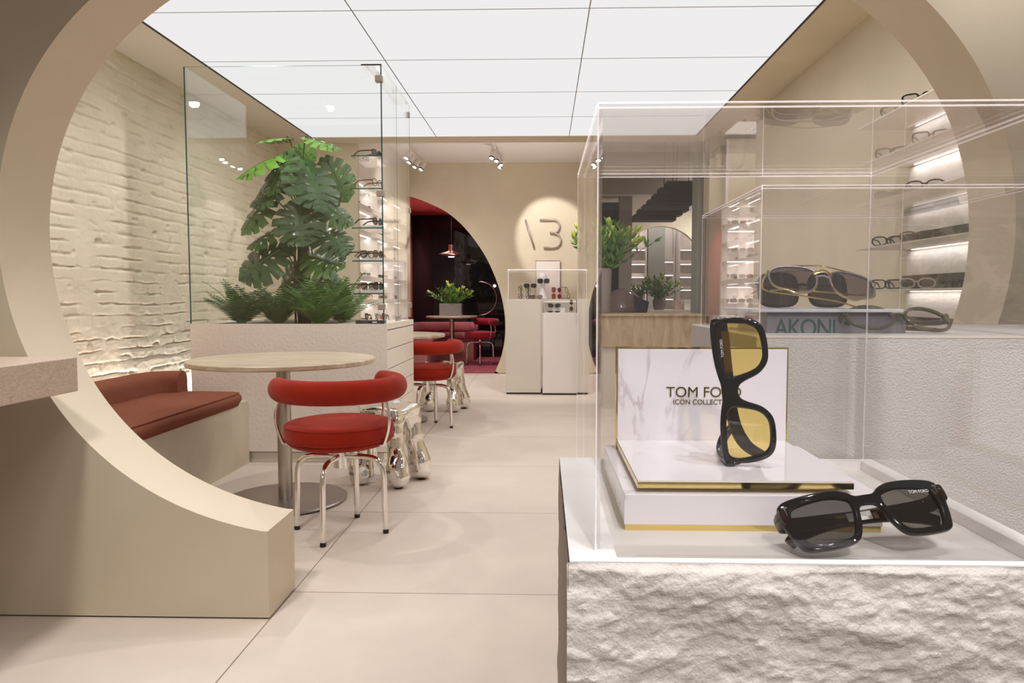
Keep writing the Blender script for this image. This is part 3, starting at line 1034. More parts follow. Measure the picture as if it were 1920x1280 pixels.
# black rectangular sunglasses on the tray
rect_outer = [(0, 13.0), (8, 13.4), (14, 17.5), (24, 21.0), (42, 22.0), (60, 21.0), (68.5, 18.5), (71.5, 13), (72, 4), (70.5, -2), (67, -14), (62, -23), (50, -26.0), (30, -26.5), (19, -23), (12.5, -12), (9.5, -1), (6.5, 3.6), (0, 4.8)]
rect_hole = [(13.5, 7.5), (19, 12.5), (32, 15.2), (50, 14.2), (60.5, 11), (63, 3), (61, -8), (56.5, -18), (46, -20.2), (30, -20.8), (22, -18), (16.5, -8)]
yT = .016
bsg = hero('black_sunglasses', 'black rectangular sunglasses with grey lenses lying folded on the tray floor', rect_outer, rect_hole, M['lens_grey'], .0062, 1.9, .0019, [
    ([(-.0690, .004, .0075), (-.0700, .016, .0070), (-.0640, .0225, .0068), (-.020, .0235, .0055), (.025, .0240, .0035), (.050, .0235, -.002), (.066, .0220, -.010)], [(.0072, .0026), (.0070, .0026), (.0062, .0023), (.0060, .0021), (.0066, .0021), (.0050, .0020)]),
    ([(.0690, .004, .0075), (.0705, .020, .0080), (.0640, .0305, .0085), (.020, .0315, .0080), (-.022, .0320, .0070), (-.048, .0315, .002), (-.062, .0305, -.006)], [(.0072, .0026), (.0070, .0026), (.0062, .0023), (.0060, .0021), (.0066, .0021), (.0050, .0020)]),
], M['brown_acetate'], None, None)
tbar(bsg, -.0665, .0115, -.0032 + 1.9 * .0665 ** 2 )
tbar(bsg, .0665, .0115, -.0032 + 1.9 * .0665 ** 2)
bm = B(-.010, .012, .0205, .0214, .001, .0085, bev=.0004)
part('price_tag', bm, M['white_card'], bsg)
bm = B(-.024, -.011, .0205, .0214, .0000, .0078)
part('gold_plate', bm, M['gold'], bsg)
part('gold_plate', B(.013, .017, .0207, .0215, .0005, .0078), M['gold'], bsg)
lt = text_obj('lens_print', 'TOM FORD', .0038, (.040, -.0026 + 1.9 * .046 ** 2, .0095), (pi / 2, 0, radians(9)), M['print_white'], None, ext=.0001)
lt.parent = bsg
bsg.rotation_euler = Euler((radians(-44), radians(-6.5), radians(8)), 'XYZ')
bsg.location = (.2655, .592, .8970)
bsg.scale = (1.0, 1.0, 1.0)

# yellow-lensed sunglasses standing on one end
sq_outer = [(0, 19.0), (8, 19.2), (16, 21.0), (28, 23.0), (42, 24.0), (58, 24.0), (67, 23), (71.5, 20), (72.5, 13), (71, 7), (71, 0), (69, -12), (64.5, -21), (56, -26.0), (40, -27.5), (26, -25.5), (16, -17), (10, -4), (6, 1.8), (0, 3.6)]
sq_hole = [(15.0, 8.0), (19, 14.5), (32, 17.6), (50, 18.3), (61.5, 17), (65.5, 10), (65.0, -1), (62.5, -12), (56, -19.5), (42, -21.8), (29, -20.5), (20, -12)]
ysg = hero('yellow_sunglasses', 'black sunglasses with yellow lenses standing on end on the marble step', sq_outer, sq_hole, M['lens_yellow'], .0066, 1.7, .0021, [
    ([(.0690, .004, .0145), (.0700, .016, .0145), (.0630, .0235, .0135), (.020, .0240, .0120), (-.030, .0245, .0100), (-.056, .0270, .0010), (-.0690, .0300, -.0140)], [(.0078, .0026), (.0076, .0026), (.0066, .0023), (.0060, .0021), (.0064, .0021), (.0050, .0020)]),
    ([(-.0690, .004, .0145), (-.0700, .022, .0190), (-.0680, .044, .0240), (-.0620, .064, .0235), (-.052, .077, .0160), (-.044, .082, .0040)], [(.0072, .0026), (.0060, .0024), (.0050, .0023), (.0048, .0021), (.0048, .0021), (.0040, .0020)]),
], M['black_acetate'], None, None)
tbar(ysg, -.0690, .0165, -.0033 + 1.7 * .069 ** 2)
tbar(ysg, .0690, .0165, -.0033 + 1.7 * .069 ** 2)
part('amber_inner_side', B(.010, .058, .0205, .0211, .006, .0135), M['gold_dark'], ysg)
lt = text_obj('lens_print', 'TOM FORD', .0034, (.034, -.0026 + 1.7 * .042 ** 2, .0135), (pi / 2, 0, radians(8)), M['print_white'], None, ext=.0001)
lt.parent = ysg
# the wearer's left-right axis points up, the brow faces the left of the room
Rm = Matrix.Rotation(radians(-12), 3, 'Z') @ Matrix.Rotation(radians(-6.5), 3, 'Y') @ Matrix(((0, 0, -1), (0, 1, 0), (1, 0, 0)))
ysg.rotation_euler = Rm.to_euler('XYZ')
ysg.location = (.1900, .700, .9900)
def rest_on(root, z, gap=.0002):
    """set a root's height so that its lowest vertex touches z"""
    R = root.rotation_euler.to_matrix()
    lo = 1e9
    def walk(o, mtx):
        nonlocal lo
        for ch in [c for c in COL.objects if c.parent == o]:
            m2 = mtx @ Matrix.LocRotScale(ch.location, ch.rotation_euler, ch.scale)
            if ch.type == 'MESH':
                for v in ch.data.vertices:
                    lo = min(lo, (m2 @ v.co).z)
            walk(ch, m2)
    walk(root, R.to_4x4())
    root.location.z = z - lo + gap
rest_on(ysg, .9152)
rest_on(bsg, ZT)

# ================================================================== SECOND VITRINE
p2 = empty('display_plinth', (.54, 1.115, 0), label='pale grey rendered plinth under the grey lettered box and round olive glasses', cat='plinth')
P_('body', B(.262, .86, .905, 1.302, 0, 1.0315, bev=.0015), M['grey_render'], p2)
P_('top_rim', B(.2615, .8605, .9045, .9065, 1.0295, 1.0322), M['plinth_white'], p2)
acrylic_case('acrylic_case', .270, .606, .922, 1.262, 1.0317, 1.2135, .0042, 'low clear acrylic case over the aviator glasses and the grey lettered box', edge=.0010)
ab = empty('lettered_box', (.39, 1.02, 1.0317), label='grey metallic display box with dark teal lettering and pale top, inside the rear case', cat='display stand')
P_('body', B(.2985, .482, .985, 1.13, 1.0317, 1.0555, bev=.0006), M['akoni_grey'], ab)
P_('top_plate', B(.268, .4735, .975, 1.16, 1.0600, 1.0640, bev=.0005), M['lavender_top'], ab) if False else P_('top_plate', B(.2760, .4735, .975, 1.14, 1.0595, 1.0635, bev=.0005), M['lavender_top'], ab)
P_('spacer', B(.30, .46, .99, 1.12, 1.0555, 1.0595), M['akoni_grey'], ab)
text_obj('lettering', 'AKONI', .0330, (.3085, .9845, 1.0275), (pi / 2, 0, 0), M['akoni_teal'], ab, sp=.9, xs=.84)
# let the lettering start at the plinth top
AKZ = 1.0635
g = glasses((.3810, 1.080, AKZ), radians(4), 'large black square clip-on sunglasses standing behind the gold aviators', 'square', .134, .052, 'black_acetate', 'lens_smoke', 'silver_wire', fold=.02, cat='sunglasses', name='clip_on_sunglasses', thick=.0030, wrap=.6, tsec=(.0012, .0012), tilt=radians(-12), bar='silver_wire', drop=.012)
rest_on(g, AKZ)
g = glasses((.3790, .995, AKZ), radians(-3), 'gold aviator sunglasses with grey gradient lenses on top of the lettered box', 'avi', .146, .046, 'lens_rim_grey', 'lens_grad', 'gold', fold=.022, cat='sunglasses', name='aviator_sunglasses', thick=.0022, depth=.0035, wrap=1.6, roll=radians(7), tilt=radians(-42), tsec=(.0012, .0012), bar='gold', drop=.010)
rest_on(g, AKZ)
tagb = empty('price_block', (.436, .99, AKZ), label='tiny black price block with white figures beside the aviators', cat='price tag')
P_('block', B(.429, .443, .988, .992, AKZ, AKZ + .0042, bev=.0003), M['black_card'], tagb)
text_obj('figures', '556', .0036, (.4315, .9878, AKZ + .0008), (pi / 2, 0, 0), M['print_white'], tagb)
g = glasses((.468, .955, 1.0317), radians(4), 'round olive translucent glasses lying before the grey lettered box', 'round', .140, .046, 'olive_acetate', 'lens_clear', 'olive_acetate', fold=.012, name='round_glasses', thick=.0036, depth=.005, tilt=radians(-50), roll=radians(2), drop=.004)
rest_on(g, 1.0317)

# ================================================================== STONE COUNTER at the left edge
c = empty('stone_counter', (-2.2, 1.6, .77), label='thick beige fossil stone counter slab jutting in at the left edge before the arch wall', cat='counter')
P_('slab', B(-2.6, -1.497, .9, 2.300, .777, .887, bev=.003), M['stone_counter'], c)
P_('wall_bracket', B(-2.6, -1.75, 2.300, 2.3640, .80, .87), M['stone_counter'], c)

# ================================================================== BENCH
b = empty('banquette', (-2.3, 3.8, 0), label='rust fabric upholstered bench on a pale plaster base along the brick wall', cat='bench')
P_('base', B(-2.60, -1.9165, 2.72, 4.664, 0, .408), M['bench_stone'], b)
bm = bmesh.new()
box(bm, -2.44, -1.925, 2.74, 4.52, .408, .478, bev=.030, seg=5)
cu_ = P_('seat_cushion', bm, M['rust_fabric'], b, smooth=True)
# overhanging rounded front edge
bm = bmesh.new()
prof2 = catmull([(-2.42, .406, 0), (-1.96, .392, 0), (-1.905, .410, 0), (-1.893, .438, 0), (-1.908, .466, 0), (-1.96, .480, 0), (-2.42, .484, 0)], 5)
secs = [(p.x, p.y) for p in prof2]
ends = []
ys = [2.74, 2.76, 4.40, 4.50, 4.56, 4.60, 4.615]
ins = [.02, 0, 0, .006, .022, .055, .10]
rings = []
for y, d in zip(ys, ins):
    rings.append([bm.verts.new((max(-2.42, x - d * (1 if x > -2.3 else 0)), y, .445 + (z - .445) * (1 - d * 3.4))) for x, z in secs])
for a_, b_ in zip(rings, rings[1:]):
    for i in range(len(secs)):
        bm.faces.new((a_[i], a_[(i + 1) % len(secs)], b_[(i + 1) % len(secs)], b_[i]))
bm.faces.new(rings[0]); bm.faces.new(rings[-1])
bpy.data.objects.remove(cu_)
P_('seat_cushion', bm, M['rust_fabric'], b, smooth=True)
# back bolster running along the wall and curling round at the far end
bm = bmesh.new()
path = [(-2.47, 2.74), (-2.47, 4.20), (-2.465, 4.38), (-2.43, 4.48), (-2.36, 4.525), (-2.28, 4.535)]
path = catmull([(x, y, 0) for x, y in path], 6)
sec2 = [(-.066, .44), (.066, .44), (.074, .52), (.068, .575), (.040, .605), (0, .613), (-.040, .605), (-.068, .575), (-.074, .52)]
sec2 = [(p.x, p.y) for p in catmull([(x, z, 0) for x, z in sec2], 3, closed=True)]
rings = []
for i, p in enumerate(path):
    t = (path[min(i + 1, len(path) - 1)] - path[max(0, i - 1)]).normalized()
    nrm = Vector((t.y, -t.x, 0))
    rings.append([bm.verts.new((p.x + nrm.x * a, p.y + nrm.y * a, z)) for a, z in sec2])
for a_, b_ in zip(rings, rings[1:]):
    for i in range(len(sec2)):
        bm.faces.new((a_[i], a_[(i + 1) % len(sec2)], b_[(i + 1) % len(sec2)], b_[i]))
bm.faces.new(rings[0]); bm.faces.new(rings[-1])
o = P_('back_cushion', bm, M['rust_fabric'], b, smooth=True)
o.data.set_sharp_from_angle(angle=radians(60))
# hidden light strip grazing up the brick wall
led = obj('wall_light_strip', B(-2.665, -2.640, 2.75, 5.6, .30, .310), M['led'])
tag(led, 'narrow glowing light strip behind the bench grazing the brick wall', 'light strip')
lamp('wall_graze', 'AREA', (-2.645, 4.3, .33), (-2.675, 4.3, 1.0), 10, (1, .95, .92), size=.03, size_y=2.6)
bpy.data.objects['wall_graze'].rotation_euler = Euler((pi, radians(-6), 0))
struct('baseboard_left', B(-2.66, -2.61, 2.63, 5.7, 0, .30), M['bench_stone'])

# ================================================================== TABLES
def round_table(cx, cy, r, ztop, label, top='travertine_table', group=None, base=True, rb=.318):
    t = empty('cafe_table', (cx, cy, 0), label=label, cat='table', group=group)
    bm = bmesh.new(); lathe(bm, [(r - .004, ztop - .026), (r, ztop - .020), (r, ztop - .004), (r - .004, ztop)], 72)
    part('tabletop', bm, M[top], t, auto=30)
    bm = bmesh.new(); lathe(bm, [(r * .78, ztop - .036), (r * .80, ztop - .0262)], 48)
    part('under_plate', bm, M['black_rubber'], t, auto=30)
    bm = bmesh.new(); lathe(bm, [(.0365, .010), (.0365, ztop - .036)], 32)
    part('column', bm, M['brushed_steel'], t, auto=30)
    bm = bmesh.new(); lathe(bm, [(rb - .006, .006), (rb, .008), (rb, .014), (rb - .005, .018), (.06, .0205), (.0367, .0210)], 64)
    part('base_disc', bm, M['base_steel'], t, auto=30)
    bm = bmesh.new(); lathe(bm, [(rb - .02, 0), (rb - .02, .006)], 48)
    part('foot_ring', bm, M['black_rubber'], t, auto=30)
    return t
round_table(-1.366, 3.786, .473, .757, 'round travertine cafe table in front by the rust bench, brushed steel column and disc base')
round_table(-1.330, 6.30, .473, .757, 'round travertine cafe table mostly hidden behind the plant counter')

# ================================================================== CHAIRS
def chair(loc, rz, label, velvet='red_velvet', arc=(-166, 62)):
    c = empty('swivel_chair', loc, rz, label=label, cat='chair', group=None)
    v = M[velvet]
    # seat cushion with welt seams
    bm = bmesh.new()
    lathe(bm, [(.02, .402), (.19, .404), (.216, .412), (.232, .426), (.236, .440)], 64, cap=True)
    lathe(bm, [(.231, .436), (.240, .440), (.2445, .452), (.2455, .480), (.241, .500), (.2405, .504), (.230, .512), (.18, .522), (.10, .528), (.004, .530)], 64, cap=True)
    part('seat', bm, v, c, smooth=True)
    bm = bmesh.new()
    for rr, zz in ((.2412, .4415), (.2405, .5025)):
        sweep(bm, [(rr * cos(2 * pi * i / 64), rr * sin(2 * pi * i / 64), zz) for i in range(64)], .0042, n=6, closed=True)
    part('piping', bm, v, c, smooth=True)
    # tubular backrest
    bm = bmesh.new()
    a0, a1 = arc
    pts, sec = [], []
    N_ = 48
    for i in range(N_ + 1):
        a = radians(a0 + (a1 - a0) * i / N_)
        pts.append((.262 * cos(a), .262 * sin(a), .672))
    for i in range(N_ + 1):
        d = min(i, N_ - i) / N_ * radians(a1 - a0) * .262
        f = 1 if d > .03 else sqrt(max(.05, 1 - ((.03 - d) / .031) ** 2))
        sec.append((.053 * f, .046 * f))
    sweep(bm, pts, sec, n=20)
    part('backrest', bm, v, c, smooth=True)
    # rods from seat to backrest
    for a in (a0 + 6, (a0 + a1) / 2 + 28, a1 - 5) if arc[0] < -100 else (a0 + 6, (a0 + a1) / 2, a1 - 6):
        a = radians(a)
        bm = bmesh.new()
        P = [(.243, .425), (.252, .440), (.272, .50), (.276, .56), (.262, .625)]
        sweep(bm, catmull([(r_ * cos(a), r_ * sin(a), z) for r_, z in P], 5), .0075, n=10)
        sweep(bm, [(.20 * cos(a), .20 * sin(a), .420), (.247 * cos(a), .247 * sin(a), .423)], .006, n=8)
        part('back_rod', bm, M['chrome'], c, smooth=True)
    # hub and four bent legs
    bm = bmesh.new(); lathe(bm, [(.030, .300), (.030, .395), (.05, .398), (.12, .412), (.12, .416)], 24)
    part('hub', bm, M['chrome'], c, auto=40)
    for k in range(4):
        a = radians(-90 - 5.5 + 90 * k)
        bm = bmesh.new()
        P = [(.02, .352), (.09, .352), (.135, .350), (.170, .340), (.196, .312), (.205, .275), (.2075, .20), (.2125, .013)]
        pts = catmull([(p * cos(a), p * sin(a), z) for p, z in P], 6)
        sweep(bm, pts, .0128, n=14)
        lg = part('leg', bm, M['chrome'], c, smooth=True)
        bm = bmesh.new(); lathe(bm, [(.0133, 0), (.0133, .016)], 16, c=(.2128 * cos(a), .2128 * sin(a), 0))
        part('foot_cap', bm, M['black_rubber'], lg, auto=30)
    return c
chair((-.932, 3.29, 0), 0, 'red velvet swivel chair with chrome legs at the front table, nearest the camera')
chair((-.965, 5.99, 0), radians(-6), 'red velvet swivel chair at the second table, half hidden by the plant counter')
chair((-1.00, 11.50, .012), radians(10), 'crimson velvet swivel chair on the red carpet inside the lounge arch', 'crimson_velvet', arc=(-62, 108))

# ================================================================== CHROME STOOLS
def blob_stool(cx, cy, rz, label, seed):
    s = empty('chrome_stool', (cx, cy, 0), rz, label=label, cat='stool')
    bm = bmesh.new()
    rnd = random.Random(seed)
    n = 40
    # crumpled seat
    prof_ = [(.004, .385), (.12, .380), (.172, .395), (.186, .425), (.180, .448), (.15, .452), (.09, .438), (.004, .432)]
    rings = []
    for r, z in prof_:
        rings.append([bm.verts.new(((r * (1 + .06 * sin(3 * 2 * pi * i / n + 1) * (r > .1))) * cos(2 * pi * i / n), (r * (1 + .06 * sin(3 * 2 * pi * i / n + 1) * (r > .1))) * sin(2 * pi * i / n), z + .010 * sin(4 * 2 * pi * i / n + 2) * (r > .1))) for i in range(n)])
    for a_, b_ in zip(rings, rings[1:]):
        for i in range(n): bm.faces.new((a_[i], a_[(i + 1) % n], b_[(i + 1) % n], b_[i]))
    bm.faces.new(rings[0]); bm.faces.new(rings[-1])
    legs = [(-62, .205), (8, .195), (150, .20), (218, .175)]
    feet = []
    for ad, rf_ in legs:
        a = radians(ad)
        # teardrop leg swelling to the foot
        P = [(.115, .43), (.135, .36), (.148, .28), (rf_ * .84, .19), (rf_ * .93, .11), (rf_ * .98, .055), (rf_, .022), (rf_, .006)]
        R_ = [.066, .064, .050, .056, .072, .072, .056, .026]
        pts = catmull([(p * cos(a), p * sin(a), z) for p, z in P], 4)
        m = len(pts)
        sec = []
        for i in range(m):
            t = i / (m - 1) * (len(R_) - 1); k = int(min(t, len(R_) - 2)); f = t - k
            rr = R_[k] * (1 - f) + R_[k + 1] * f
            sec.append((rr, rr * .92))
        sweep(bm, pts, sec, n=16)
        feet.append((rf_ * cos(a), rf_ * sin(a)))
    me_o = part('body', bm, M['chrome_blob'], s)
    rm = me_o.modifiers.new('remesh', 'REMESH'); rm.mode = 'VOXEL'; rm.voxel_size = .0065; rm.use_smooth_shade = True
    sm = me_o.modifiers.new('smooth', 'SMOOTH'); sm.factor = .6; sm.iterations = 7
    tx = bpy.data.textures.new('dents', 'CLOUDS'); tx.noise_scale = .075; tx.noise_depth = 0
    dm = me_o.modifiers.new('dents', 'DISPLACE'); dm.texture = tx; dm.strength = .020; dm.mid_level = .5
    dm.texture_coords = 'LOCAL'
    vg = me_o.vertex_groups.new(name='v') if False else None
    sm2 = me_o.modifiers.new('smooth2', 'SMOOTH'); sm2.factor = .5; sm2.iterations = 3
    for x, y in feet:
        bm = bmesh.new(); lathe(bm, [(.022, 0), (.027, .010)], 20, c=(x, y, 0))
        part('rubber_foot', bm, M['black_rubber'], s, auto=30)
    return s
blob_stool(-.915, 4.235, 0, 'crumpled polished chrome stool behind the nearest red chair', 1)
blob_stool(-.955, 6.95, radians(8), 'crumpled polished chrome stool farther back, behind the second red chair', 2)

# ================================================================== PLANT COUNTER
pc = empty('plant_counter', (-1.65, 5.15, 0), label='pinkish plaster planter counter with drawers on its side, holding the glass case', cat='counter')
GX0, GX1, GY0, GY1 = -2.285, -1.012, 4.665, 5.63
P_('body', B(GX0, GX1 - .006, GY0 + .02, GY1, .072, .845), M['cabinet_paint'], pc)
P_('front_panel', B(GX0, GX1 - .006, GY0, GY0 + .02, .072, .905), M['planter_plaster'], pc)
P_('side_panel', B(GX0, GX0 + .02, GY0 + .02, GY1, .072, .905), M['planter_plaster'], pc)
P_('back_panel', B(GX0 + .02, GX1 - .006, GY1 - .02, GY1, .845, .905), M['cabinet_paint'], pc)
P_('side_rim', B(GX1 - .026, GX1 - .006, GY0 + .02, GY1 - .02, .845, .905), M['cabinet_paint'], pc)
P_('toe_kick', B(GX0 + .02, GX1 - .03, GY0 + .03, GY1 - .02, 0, .072), M['cabinet_paint'], pc)
P_('ledge', B(GX1 - .34, GX1 - .026, GY0 + .02, GY1 - .02, .845, .903), M['cabinet_paint'], pc)
P_('ledge', B(GX0 + .02, GX0 + .12, GY0 + .02, GY1 - .02, .845, .903), M['cabinet_paint'], pc)
P_('shadow_line', B(GX0 + .02, GX1 - .008, GY0 + .01, GY0 + .03, .066, .0725), M['dark_gap'], pc)
zz = [.862, .736, .608, .486, .36, .232, .105]
P_('recess', B(GX1 - .0065, GX1 - .0055, GY0 + .012, GY1 - .005, .075, .872), M['dark_gap'], pc)  # thin dark sheet that puts the shade into the drawer gaps
for i in range(6):
    P_('drawer', B(GX1 - .006, GX1 + .006, GY0 + .012, GY1 - .01, zz[i + 1] + .0035, zz[i] - .0015, bev=.001), M['cabinet_paint'], pc)
P_('upper_band', B(GX1 - .006, GX1 + .006, GY0 + .0, GY1 - .0, .867, .905), M['cabinet_paint'], pc)
P_('corner_stile', B(GX1 - .006, GX1 + .006, GY0, GY0 + .010, .072, .867), M['cabinet_paint'], pc)
soil = tag(obj('planting_soil', B(GX0 + .12, GX1 - .34, GY0 + .02, GY1 - .02, .8452, .888), M['soil']), 'dark soil bed the monstera and ferns grow in', 'soil', kind='stuff')

gc = empty('glass_case', (-1.65, 5.15, .905), label='tall clear glass enclosure with green edges around the monstera plant', cat='display case')
GT, GZ0, GZ1 = .010, .9055, 2.533
gl = M['glass_clear']
P_('front_pane', B(GX0 + .002, GX1 - .010, GY0 + .004, GY0 + .004 + GT, GZ0, GZ1), gl, gc)
P_('side_pane', B(GX0 + .002, GX0 + .002 + GT, GY0 + .016, GY1 - .01, GZ0, GZ1), gl, gc)
P_('door_pane', B(GX1 - .020, GX1 - .010, GY0 + .020, GY0 + .46, GZ0 + .02, GZ1), gl, gc)
P_('door_pane', B(GX1 - .020, GX1 - .010, GY0 + .464, GY1 - .01, GZ0 + .02, GZ1), gl, gc)
P_('top_strip', B(GX1 - .14, GX1 - .010, GY0 + .004, GY1 - .01, GZ1, GZ1 + .008), gl, gc)
P_('green_edge', B(GX0 + .0005, GX0 + .0085, GY0 + .0030, GY0 + .0045, GZ0, GZ1), M['glass_edge'], gc)
P_('green_edge', B(GX1 - .0175, GX1 - .0095, GY0 + .0030, GY0 + .0045, GZ0, GZ1), M['glass_edge'], gc)
bm = bmesh.new()
box(bm, GX1 - .0105, GX1 - .0092, GY0 + .459, GY0 + .465, GZ0 + .02, GZ1)
P_('green_edge', bm, M['glass_edge'], gc)
P_('green_edge', B(GX1 - .0105, GX1 - .0092, GY1 - .014, GY1 - .010, GZ0 + .02, GZ1), M['glass_edge_soft'], gc)
P_('green_edge', B(GX0 + .002, GX1 - .14, GY0 + .0035, GY0 + .0050, GZ1 - .001, GZ1 + .0008), M['glass_edge_soft'], gc)
P_('green_edge', B(GX1 - .14, GX1 - .010, GY0 + .0025, GY0 + .0045, GZ1 - .001, GZ1 + .008), M['dark_gap'], gc)
for z in (2.452, 1.736, 1.015):
    P_('glass_clamp', B(GX1 - .052, GX1 - .006, GY0 - .004, GY0 + .040, z - .021, z + .021, bev=.006), M['taupe_clip'], gc)
    P_('glass_clamp', B(GX1 - .030, GX1 - .002, GY1 - .045, GY1 - .012, z - .021, z + .021, bev=.005), M['taupe_clip'], gc)
for y in (GY0 + .40, GY0 + .50):
    bm = bmesh.new(); lathe(bm, [(.010, 0), (.010, .030), (.016, .031), (.016, .040)], 14, c=(GX1 - .012, y, GZ0 + .005))
    P_('door_lock', bm, M['silver_wire'], gc, smooth=False)

# glass shelves with eyewear, inside the enclosure
SHZ = [(1.9815, 'top'), (1.774, 'second'), (1.524, 'middle'), (1.3128, 'fourth'), (1.104, 'lowest')]
frames_for = {0: [('square', 'black_acetate', 'lens_smoke')], 1: [('panto', 'tortoise', 'lens_clear')], 2: [('round', 'black_acetate', 'lens_grey')], 3: [('panto', 'tortoise', 'lens_brown'), ('round', 'black_acetate', 'lens_clear')], 4: [('square', 'black_acetate', 'lens_smoke'), ('square', 'tortoise', 'lens_brown')]}
for i, (z, nm) in enumerate(SHZ):
    s = empty('glass_shelf', (-1.13, 4.80, z), label='clear glass shelf with dark green edge, %s of five in the plant case' % nm, cat='shelf', group='glass shelves in the plant case')
    P_('pane', B(-1.232, -1.036, 4.70, 5.10, z - .008, z), gl, s)
    P_('green_edge', B(-1.232, -1.036, 4.6985, 4.70, z - .008, z), M['glass_edge'], s)
    if i > 0 and i != 9:
        s2 = obj('display_riser', B(-1.195, -1.055, 4.78, 4.86, z + .0003, z + .020, bev=.001), M['white_card'])
        tag(s2, 'small white riser block on the %s glass shelf of the plant case' % nm, 'display riser')
    for k, (sh, fm, lm) in enumerate(frames_for[i]):
        zt = z + (.0205 if i > 0 else .0005)
        glasses((-1.085 - .045 * 0 - .075 * k, 4.80 + .02 * k, zt), radians(78 if k == 0 else 66), '%s %s glasses, %s, on the %s glass shelf' % ({'black_acetate': 'black', 'tortoise': 'tortoiseshell'}[fm], sh.replace('panto', 'soft round').replace('square', 'square'), 'at the right end' if k == 0 else 'further left', nm), sh, .14, .05, fm, lm, thick=.0038)
st = empty('display_stand', (-1.10, 4.80, .9035), label='flat black display tray on the planter ledge inside the glass case', cat='display stand')
P_('tray', B(-1.225, -1.045, 4.735, 4.83, .9035, .926, bev=.001), M['black_card'], st)
P_('label_card', B(-1.115, -1.085, 4.7335, 4.7349, .910, .918), M['white_card'], st)
glasses((-1.170, 4.79, .9265), radians(-68), 'blue-black round glasses at the left of the black tray', 'round', .135, .046, 'black_acetate', 'lens_clear', fold=.012)
glasses((-1.105, 4.80, .9265), radians(-68), 'thin silver round glasses at the middle of the black tray', 'round', .135, .046, 'silver_wire', 'lens_clear', thick=.002, fold=.012)
glasses((-1.060, 4.81, .9265), radians(-68), 'dark square glasses at the right of the black tray', 'square', .135, .044, 'black_acetate', 'lens_clear', fold=.012)

# ================================================================== MONSTERA
def leaf_outline():
    """half outline of a split leaf; x sideways, y along the midrib from stalk notch to tip"""
    R_ = []
    n = 84
    for i in range(n + 1):
        t = i / n                      # 0 at the notch, 1 at the tip
        a = pi * (1 - t)               # angle from +y
        r = .50 * (1 - .10 * cos(2 * a)) * (1 + .10 * (t > .9) * (t - .9) * 10)
        x = r * sin(a) * 1.02
        y = .46 + r * -cos(pi - a) if False else .46 + r * cos(a) * 1.08
        if t < .12: y -= .05 * sin(pi * t / .12)
        R_.append([x, y, t])
    cuts = [(.20, .035, .55), (.36, .030, .62), (.50, .028, .60), (.635, .026, .58), (.76, .022, .50), (.87, .016, .38)]
    out = []
    for x, y, t in R_:
        k = 1
        for c, w_, d in cuts:
            u = abs(t - c) / (w_ * .62)
            if u < 1: k = min(k, 1 - d * (1 - u ** 4))
        # cuts run obliquely toward the base of the midrib
        mx, my = 0, .10 + t * .62
        out.append((mx + (x - mx) * k, my + (y - my) * k))
    return out
LEAF = leaf_outline()
HOLES = [(.13, .30, .022, .045), (.12, .44, .020, .045), (.11, .58, .018, .040), (.19, .37, .016, .035)]
def leaf_mesh(L, droop, fold, seed):
    rnd = random.Random(seed)
    bm = bmesh.new()
    gx, gy = 22, 26
    for sg in (1, -1):
        jit = rnd.uniform(-.03, .03)
        pts = LEAF
        # fan of strips from midrib to outline with intermediate points
        m = len(pts)
        cols = 6
        grid = []
        for i, (x, y) in enumerate(pts):
            t = i / (m - 1)
            my = .02 + t * 1.0 * .94 if False else (.12 + t * .84)
            mxp = (0, min(my, .985))
            if i == m - 1: mxp = (0, y)
            row = []
            for k in range(cols + 1):
                f = k / cols
                row.append((sg * (mxp[0] + (x - mxp[0]) * f), mxp[1] + (y - mxp[1]) * f))
            grid.append(row)
        vg = []
        for row in grid:
            vr = []
            for (x, y) in row:
                X, Y = x * L, (y - .10) * L
                z = -droop * L * (max(0, y - .1)) ** 2 - .55 * fold * abs(x) ** 1.6 * L + .012 * L * sin(y * 26 + abs(x) * 9) * min(1, abs(x) * 4)
                vr.append(bm.verts.new((X, Y, z)))
            vg.append(vr)
        for i in range(m - 1):
            for k in range(cols):
                # natural perforations beside the midrib
                if k == 1 and (i // 5) % 3 == 1 and 12 < i < 66 and i % 15 in (6, 7, 8): continue
                try: f = bm.faces.new((vg[i][k], vg[i + 1][k], vg[i + 1][k + 1], vg[i][k + 1]))
                except ValueError: continue
                f.smooth = True
    bmesh.ops.remove_doubles(bm, verts=bm.verts, dist=.0004)
    return bm
